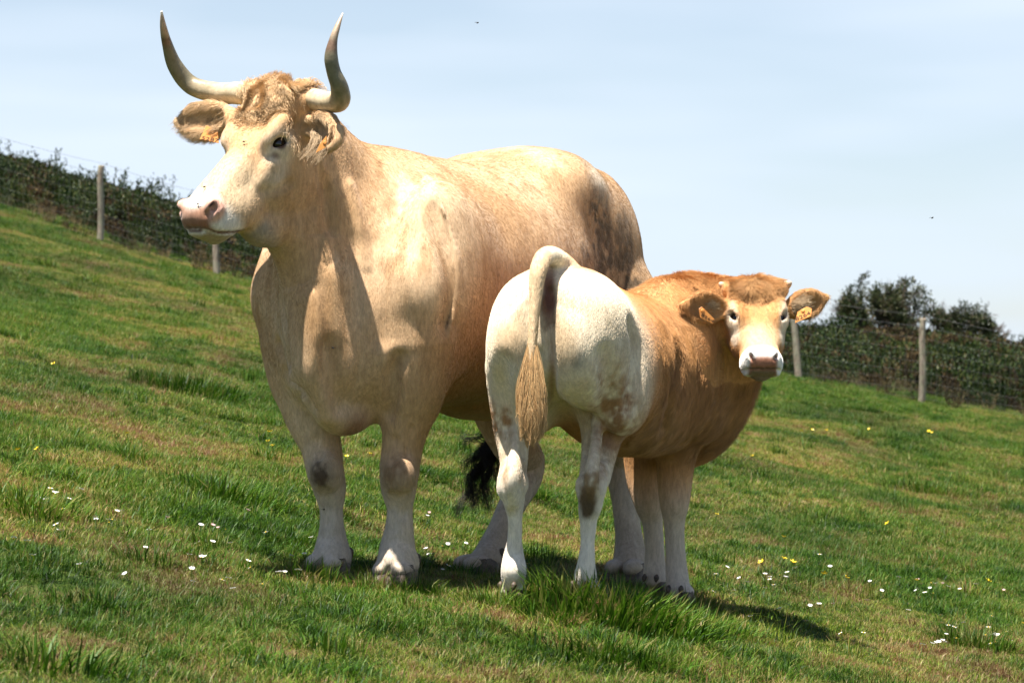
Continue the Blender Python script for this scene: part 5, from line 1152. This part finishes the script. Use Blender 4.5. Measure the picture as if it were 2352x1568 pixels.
def strand(f0, name='wire', r=.0020, sag=.02, off=0.0):
    V, F = [], []; rows = []
    for (a, b), (a2, b2) in zip(tops[:-1], tops[1:]):
        for t in np.linspace(0, 1, 9)[:-1]:
            g1 = np.array([b[0], b[1] - .05, ground_z(b[0], b[1])[0]]); g2 = np.array([b2[0], b2[1] - .05, ground_z(b2[0], b2[1])[0]])
            q1 = g1 + (np.array([a[0], a[1] - .05, a[2]]) - g1) * f0; q2 = g2 + (np.array([a2[0], a2[1] - .05, a2[2]]) - g2) * f0
            rows.append(q1 * (1 - t) + q2 * t - UP * sag * 4 * t * (1 - t))
    rows.append(q2); rows = np.array(rows); V, F, u = tube(np.hstack([rows, np.full((len(rows), 1), r)]), len(rows), 4); fpart(name, mesh_poly(name, V, F), m_wire); return rows
S = [strand(f) for f in (1.03, .90)]; S2 = [strand(f, 'wire', .0011, .012) for f in (.76, .62, .49, .37, .26, .16, .07)]
bm = bmesh.new(); top, bot = S2[0], S2[-1]
for i in range(len(top) - 1):
    for t in np.arange(0, 1, .3):
        a = top[i] * (1 - t) + top[i + 1] * t; b = bot[i] * (1 - t) + bot[i + 1] * t; w = .0007
        vs = [bm.verts.new(v) for v in (a - [w, 0, 0], a + [w, 0, 0], b + [w, 0, 0], b - [w, 0, 0])]; vk = [bm.verts.new(np.array(v.co) + [0, .002, 0]) for v in vs]; bm.faces.new(vs); bm.faces.new(vk[::-1])
nm = bpy.data.meshes.new('wire_netting'); bm.to_mesh(nm); bm.free(); nt = fpart('wire_netting', nm, m_wire); nt['kind'] = 'stuff'

# ------------------------------------------------------------------ leaves, scrub, shrubs
def leaf_mesh(name, n, fn, size, mat, seed=0, up=.3, slender=.45):
    """n folded leaves at fn(r) positions; each is two triangles with a crease"""
    r = np.random.default_rng(seed); c, out = fn(r, n); d = out + r.normal(0, .6, (n, 3)); d[:, 2] += up; d /= np.linalg.norm(d, axis=1)[:, None]
    s = np.cross(d, r.normal(0, 1, (n, 3))); s /= np.linalg.norm(s, axis=1)[:, None]; nn = np.cross(d, s); L = size * r.uniform(.6, 1.3, n)[:, None]
    V = np.stack([c, c + d * L * .5 + s * L * slender * .5 + nn * L * .08, c + d * L, c + d * L * .5 - s * L * slender * .5 + nn * L * .08], 1).reshape(-1, 3); o = np.arange(n)[:, None] * 4
    T = np.concatenate([o + [0, 1, 2], o + [0, 2, 3]]).astype(np.int32); me = mesh_from(name, V, T, False); a = me.attributes.new('rnd', 'FLOAT', 'POINT'); a.data.foreach_set('value', np.repeat(r.random(n), 4).astype(np.float32))
    if mat: me.materials.append(mat)
    return me
m_sg = m_blade('gorse_green', [(.0, (0.0068, 0.0163, 0.0034)), (.4, (0.0163, 0.0354, 0.0061)), (.7, (0.0374, 0.0598, 0.0116)), (1.0, (0.0816, 0.0884, 0.0238))], .5, .5, .2)
m_sb = m_blade('dead_bracken', [(.0, (0.0150, 0.0095, 0.0041)), (.4, (0.0374, 0.0218, 0.0095)), (.7, (0.0748, 0.0462, 0.0177)), (1.0, (0.1360, 0.0952, 0.0408))], .6, .7, .2)
m_sm = m_blade('heather_maroon', [(.0, (0.0150, 0.0082, 0.0068)), (.5, (0.0442, 0.0190, 0.0136)), (1.0, (0.0884, 0.0476, 0.0306))], .4, .7, .15)
m_ss = m_blade('dry_straw', [(.0, (0.0816, 0.0578, 0.0306)), (.5, (0.1700, 0.1224, 0.0612)), (1.0, (0.2720, 0.2040, 0.1156))], .5, .7, .2)
def dome(r, n):
    d = r.normal(0, 1, (n, 3)); d[:, 2] = np.abs(d[:, 2]); d /= np.linalg.norm(d, axis=1)[:, None]; k = r.normal(0, 1, (9, 3)); k[:, 2] = np.abs(k[:, 2]); k /= np.linalg.norm(k, axis=1)[:, None]
    rad = .62 + .38 * np.max(d @ k.T, 1) ** 8 * r.uniform(.7, 1.1, n); rad *= r.uniform(.55, 1, n) ** .4
    return d * rad[:, None] * [.42, .42, .42], d
def sprig(r, n):
    k = 16; a = r.uniform(0, 6.283, k); sp = np.stack([np.cos(a) * .26, np.sin(a) * .26, r.uniform(.4, .75, k)], 1); j = r.integers(0, k, n); t = r.random(n)[:, None]
    c = sp[j] * t + np.stack([np.cos(a) * .05, np.sin(a) * .05, 0 * a], 1)[j] + r.normal(0, .02, (n, 3)); return c, sp[j] / np.linalg.norm(sp[j], axis=1)[:, None]
sm = [leaf_mesh('gorse_clump', 1500, dome, .055, m_sg, i) for i in range(3)] + [leaf_mesh('gorse_sprigs', 900, sprig, .05, m_sg, 5)] + [leaf_mesh('bracken_clump', 1100, dome, .07, m_sb, 7 + i, slender=.35) for i in range(2)] + \
     [leaf_mesh('heather_clump', 1000, dome, .05, m_sm, 10)] + [leaf_mesh('straw_clump', 700, sprig, .09, m_ss, 12, slender=.12)]
px_, py_ = jgrid(-27, 24, 37, 53, .27); keep = np.abs(px_) < .34 * py_ + 8; px_, py_ = px_[keep], py_[keep]; xy = np.stack([px_, py_], 1)
edge = FENCE_Y(px_) + .5 + 1.4 * sstep(-1, 4, px_) + .7 * fbm(xy * [.45, 0], 2, 33); keep = py_ > edge; px_, py_, xy, edge = px_[keep], py_[keep], xy[keep], edge[keep]
q = fbm(xy * [.42, .5], 3, 71) + .3 * vnoise(xy * 2.0, 72); dpt = py_ - edge; r_ = rng.random(len(q))
kind = np.where((q > .50) | (r_ < .24), 4 + (r_ > .12), np.where(q < -.62, 6, (r_ * 3).astype(int))); low = dpt < 1.3
kind = np.where(low & (r_ < .16), 4 + (r_ > .08), kind); kind = np.where(low & (r_ > .80), 7, kind); kind = np.where((~low) & (py_ > 48) & (r_ < .07), 3, kind); kind = np.where((py_ > 46.0) & (kind > 3) & (r_ < .75), 0, kind)
sc_ = rng.uniform(.55, 1.15, len(q)) * np.where(low, .38, np.where(dpt < 3, .7, 1.1)) * np.where(py_ > 51, .7, 1)
scatter('hillside_scrub', sm, np.stack([px_, py_, ground_z(px_, py_) - .08], 1), kind, sc_, rng.uniform(0, 6.283, len(q)))
# coarse weeds and straw along the foot of the fence and the scrub
px_, py_ = jgrid(-14, 14, 35, 43.5, .5); keep = (np.abs(px_) < .2 * py_ + 3) & ((np.abs(py_ - FENCE_Y(px_) - .6) < 1.3) & (rng.random(len(px_)) < .55)); px_, py_ = px_[keep], py_[keep]
kd = rng.choice([0, 0, 0, 1], len(px_)); wd = [leaf_mesh('weed_clump', 260, sprig, .08, m_lush, 30, slender=.14), leaf_mesh('straw_tuft', 240, sprig, .09, m_ss, 31, slender=.10), leaf_mesh('bracken_tuft', 240, sprig, .08, m_sb, 32, slender=.3)]
scatter('fence_foot_weeds', wd, np.stack([px_, py_, ground_z(px_, py_) - .02], 1), kd, rng.uniform(.22, .5, len(px_)), rng.uniform(0, 6.283, len(px_)))

m = NT('shrub_bark'); p = m.pos(); m.bsdf(m.ramp(m.noise(p, 40, 4), [(.3, (.05, .035, .025)), (.7, (.16, .12, .09))]), .9); m_bark = m.m
m_leafd = m_blade('shrub_leaves', [(.0, (.010, .018, .006)), (.4, (.022, .036, .010)), (.75, (.048, .060, .018)), (1.0, (.13, .12, .06))], .35, .45, .2)
def shrub(x0, x1, ty, by, Y, label, seed, sparse=0, leaves=9000):
    """a bushy small tree: stems forking up from the base, leaves crowded round the twig ends"""
    r = np.random.default_rng(seed); cx = (x0 + x1) / 2; base = P(cx, by, Y); base[2] = min(base[2], ground_z(base[0], base[1])[0] + .05) ; Wd = (x1 - x0) / FPX * Y; Ht = P(cx, ty, Y)[2] - base[2]
    root = empty('shrub', base); bpy.context.view_layer.update(); tag(root, label, 'shrub', 'shrubs on the skyline'); RI = root.matrix_world.inverted(); ends = []; tv, tf = [], []
    def add(rows):
        V, F, u = tube(rows, None, 5); o = sum(len(v) for v in tv); tv.append(V); tf.extend([tuple(i + o for i in f) for f in F])
    def grow(p0, d, L, rad, lev):
        d = d / np.linalg.norm(d); e = p0 + d * L; mid = p0 + d * L * .5 + r.normal(0, L * .08, 3); add([(*p0, rad), (*mid, rad * .8), (*e, rad * .6)])
        if lev == 0 or L < .06: ends.append((e, d)); return
        if lev <= 2: ends.append((e, d)); ends.append((mid, d))
        for _ in range(r.integers(2, 4) + (lev > 2)):
            nd = d + r.normal(0, .48, 3) + [0, 0, .12]; grow(e, nd, L * r.uniform(.62, .82), rad * .6, lev - 1)
    ns = 9
    for i in range(ns):
        f = (i + .5) / ns * 2 - 1; off = np.array([f * Wd * .30, r.normal(0, Wd * .12), 0]); d = np.array([f * .75, r.normal(0, .3), 1.0]); g = ground_z(base[0] + off[0], base[1] + off[1])[0] - base[2]
        grow(base + off + [0, 0, min(g, 0) - .1], d, Ht * (.40 - .13 * abs(f)) * r.uniform(.8, 1.1), .028, 4)
    V = np.vstack(tv); tr = link('trunk', mesh_poly('trunk', V, tf), m_bark, root); tr.matrix_parent_inverse = RI
    E = np.array([e for e, d in ends]); D = np.array([d for e, d in ends]); xx = (E[:, 0] - base[0]) / (Wd / 2); zz = (E[:, 2] - base[2]) / Ht; ok = (np.abs(xx) ** 2.2 + np.clip(zz, 0, 9) ** 2.2 < 1.12)
    if sparse: ok &= ~((xx > .15) & (r.random(len(E)) < .55))
    E, D = E[ok], D[ok]
    # clump heads: some twigs carry many leaves, some few
    wgt = r.random(len(E)) ** 2 + .05; wgt /= wgt.sum()
    def fn(rr, n): j = rr.choice(len(E), n, p=wgt); return E[j] + rr.normal(0, .042, (n, 3)) - D[j] * rr.random((n, 1)) * .06, D[j]
    me = leaf_mesh('crown', leaves, fn, .050, m_leafd, seed + 5, .2, .55); cr = link('crown', me, None, root); cr.matrix_parent_inverse = RI
shrub(1925, 2075, 632, 772, 50.6, 'larger dense dark shrub on the skyline at right', 3, 0, 17000)
shrub(2040, 2172, 640, 772, 50.9, 'open twiggy shrub with sky showing through, right of the densest shrub', 8, 1, 6500)
shrub(2165, 2292, 694, 785, 50.6, 'smaller shrub at the far right of the skyline', 12, 0, 8000)
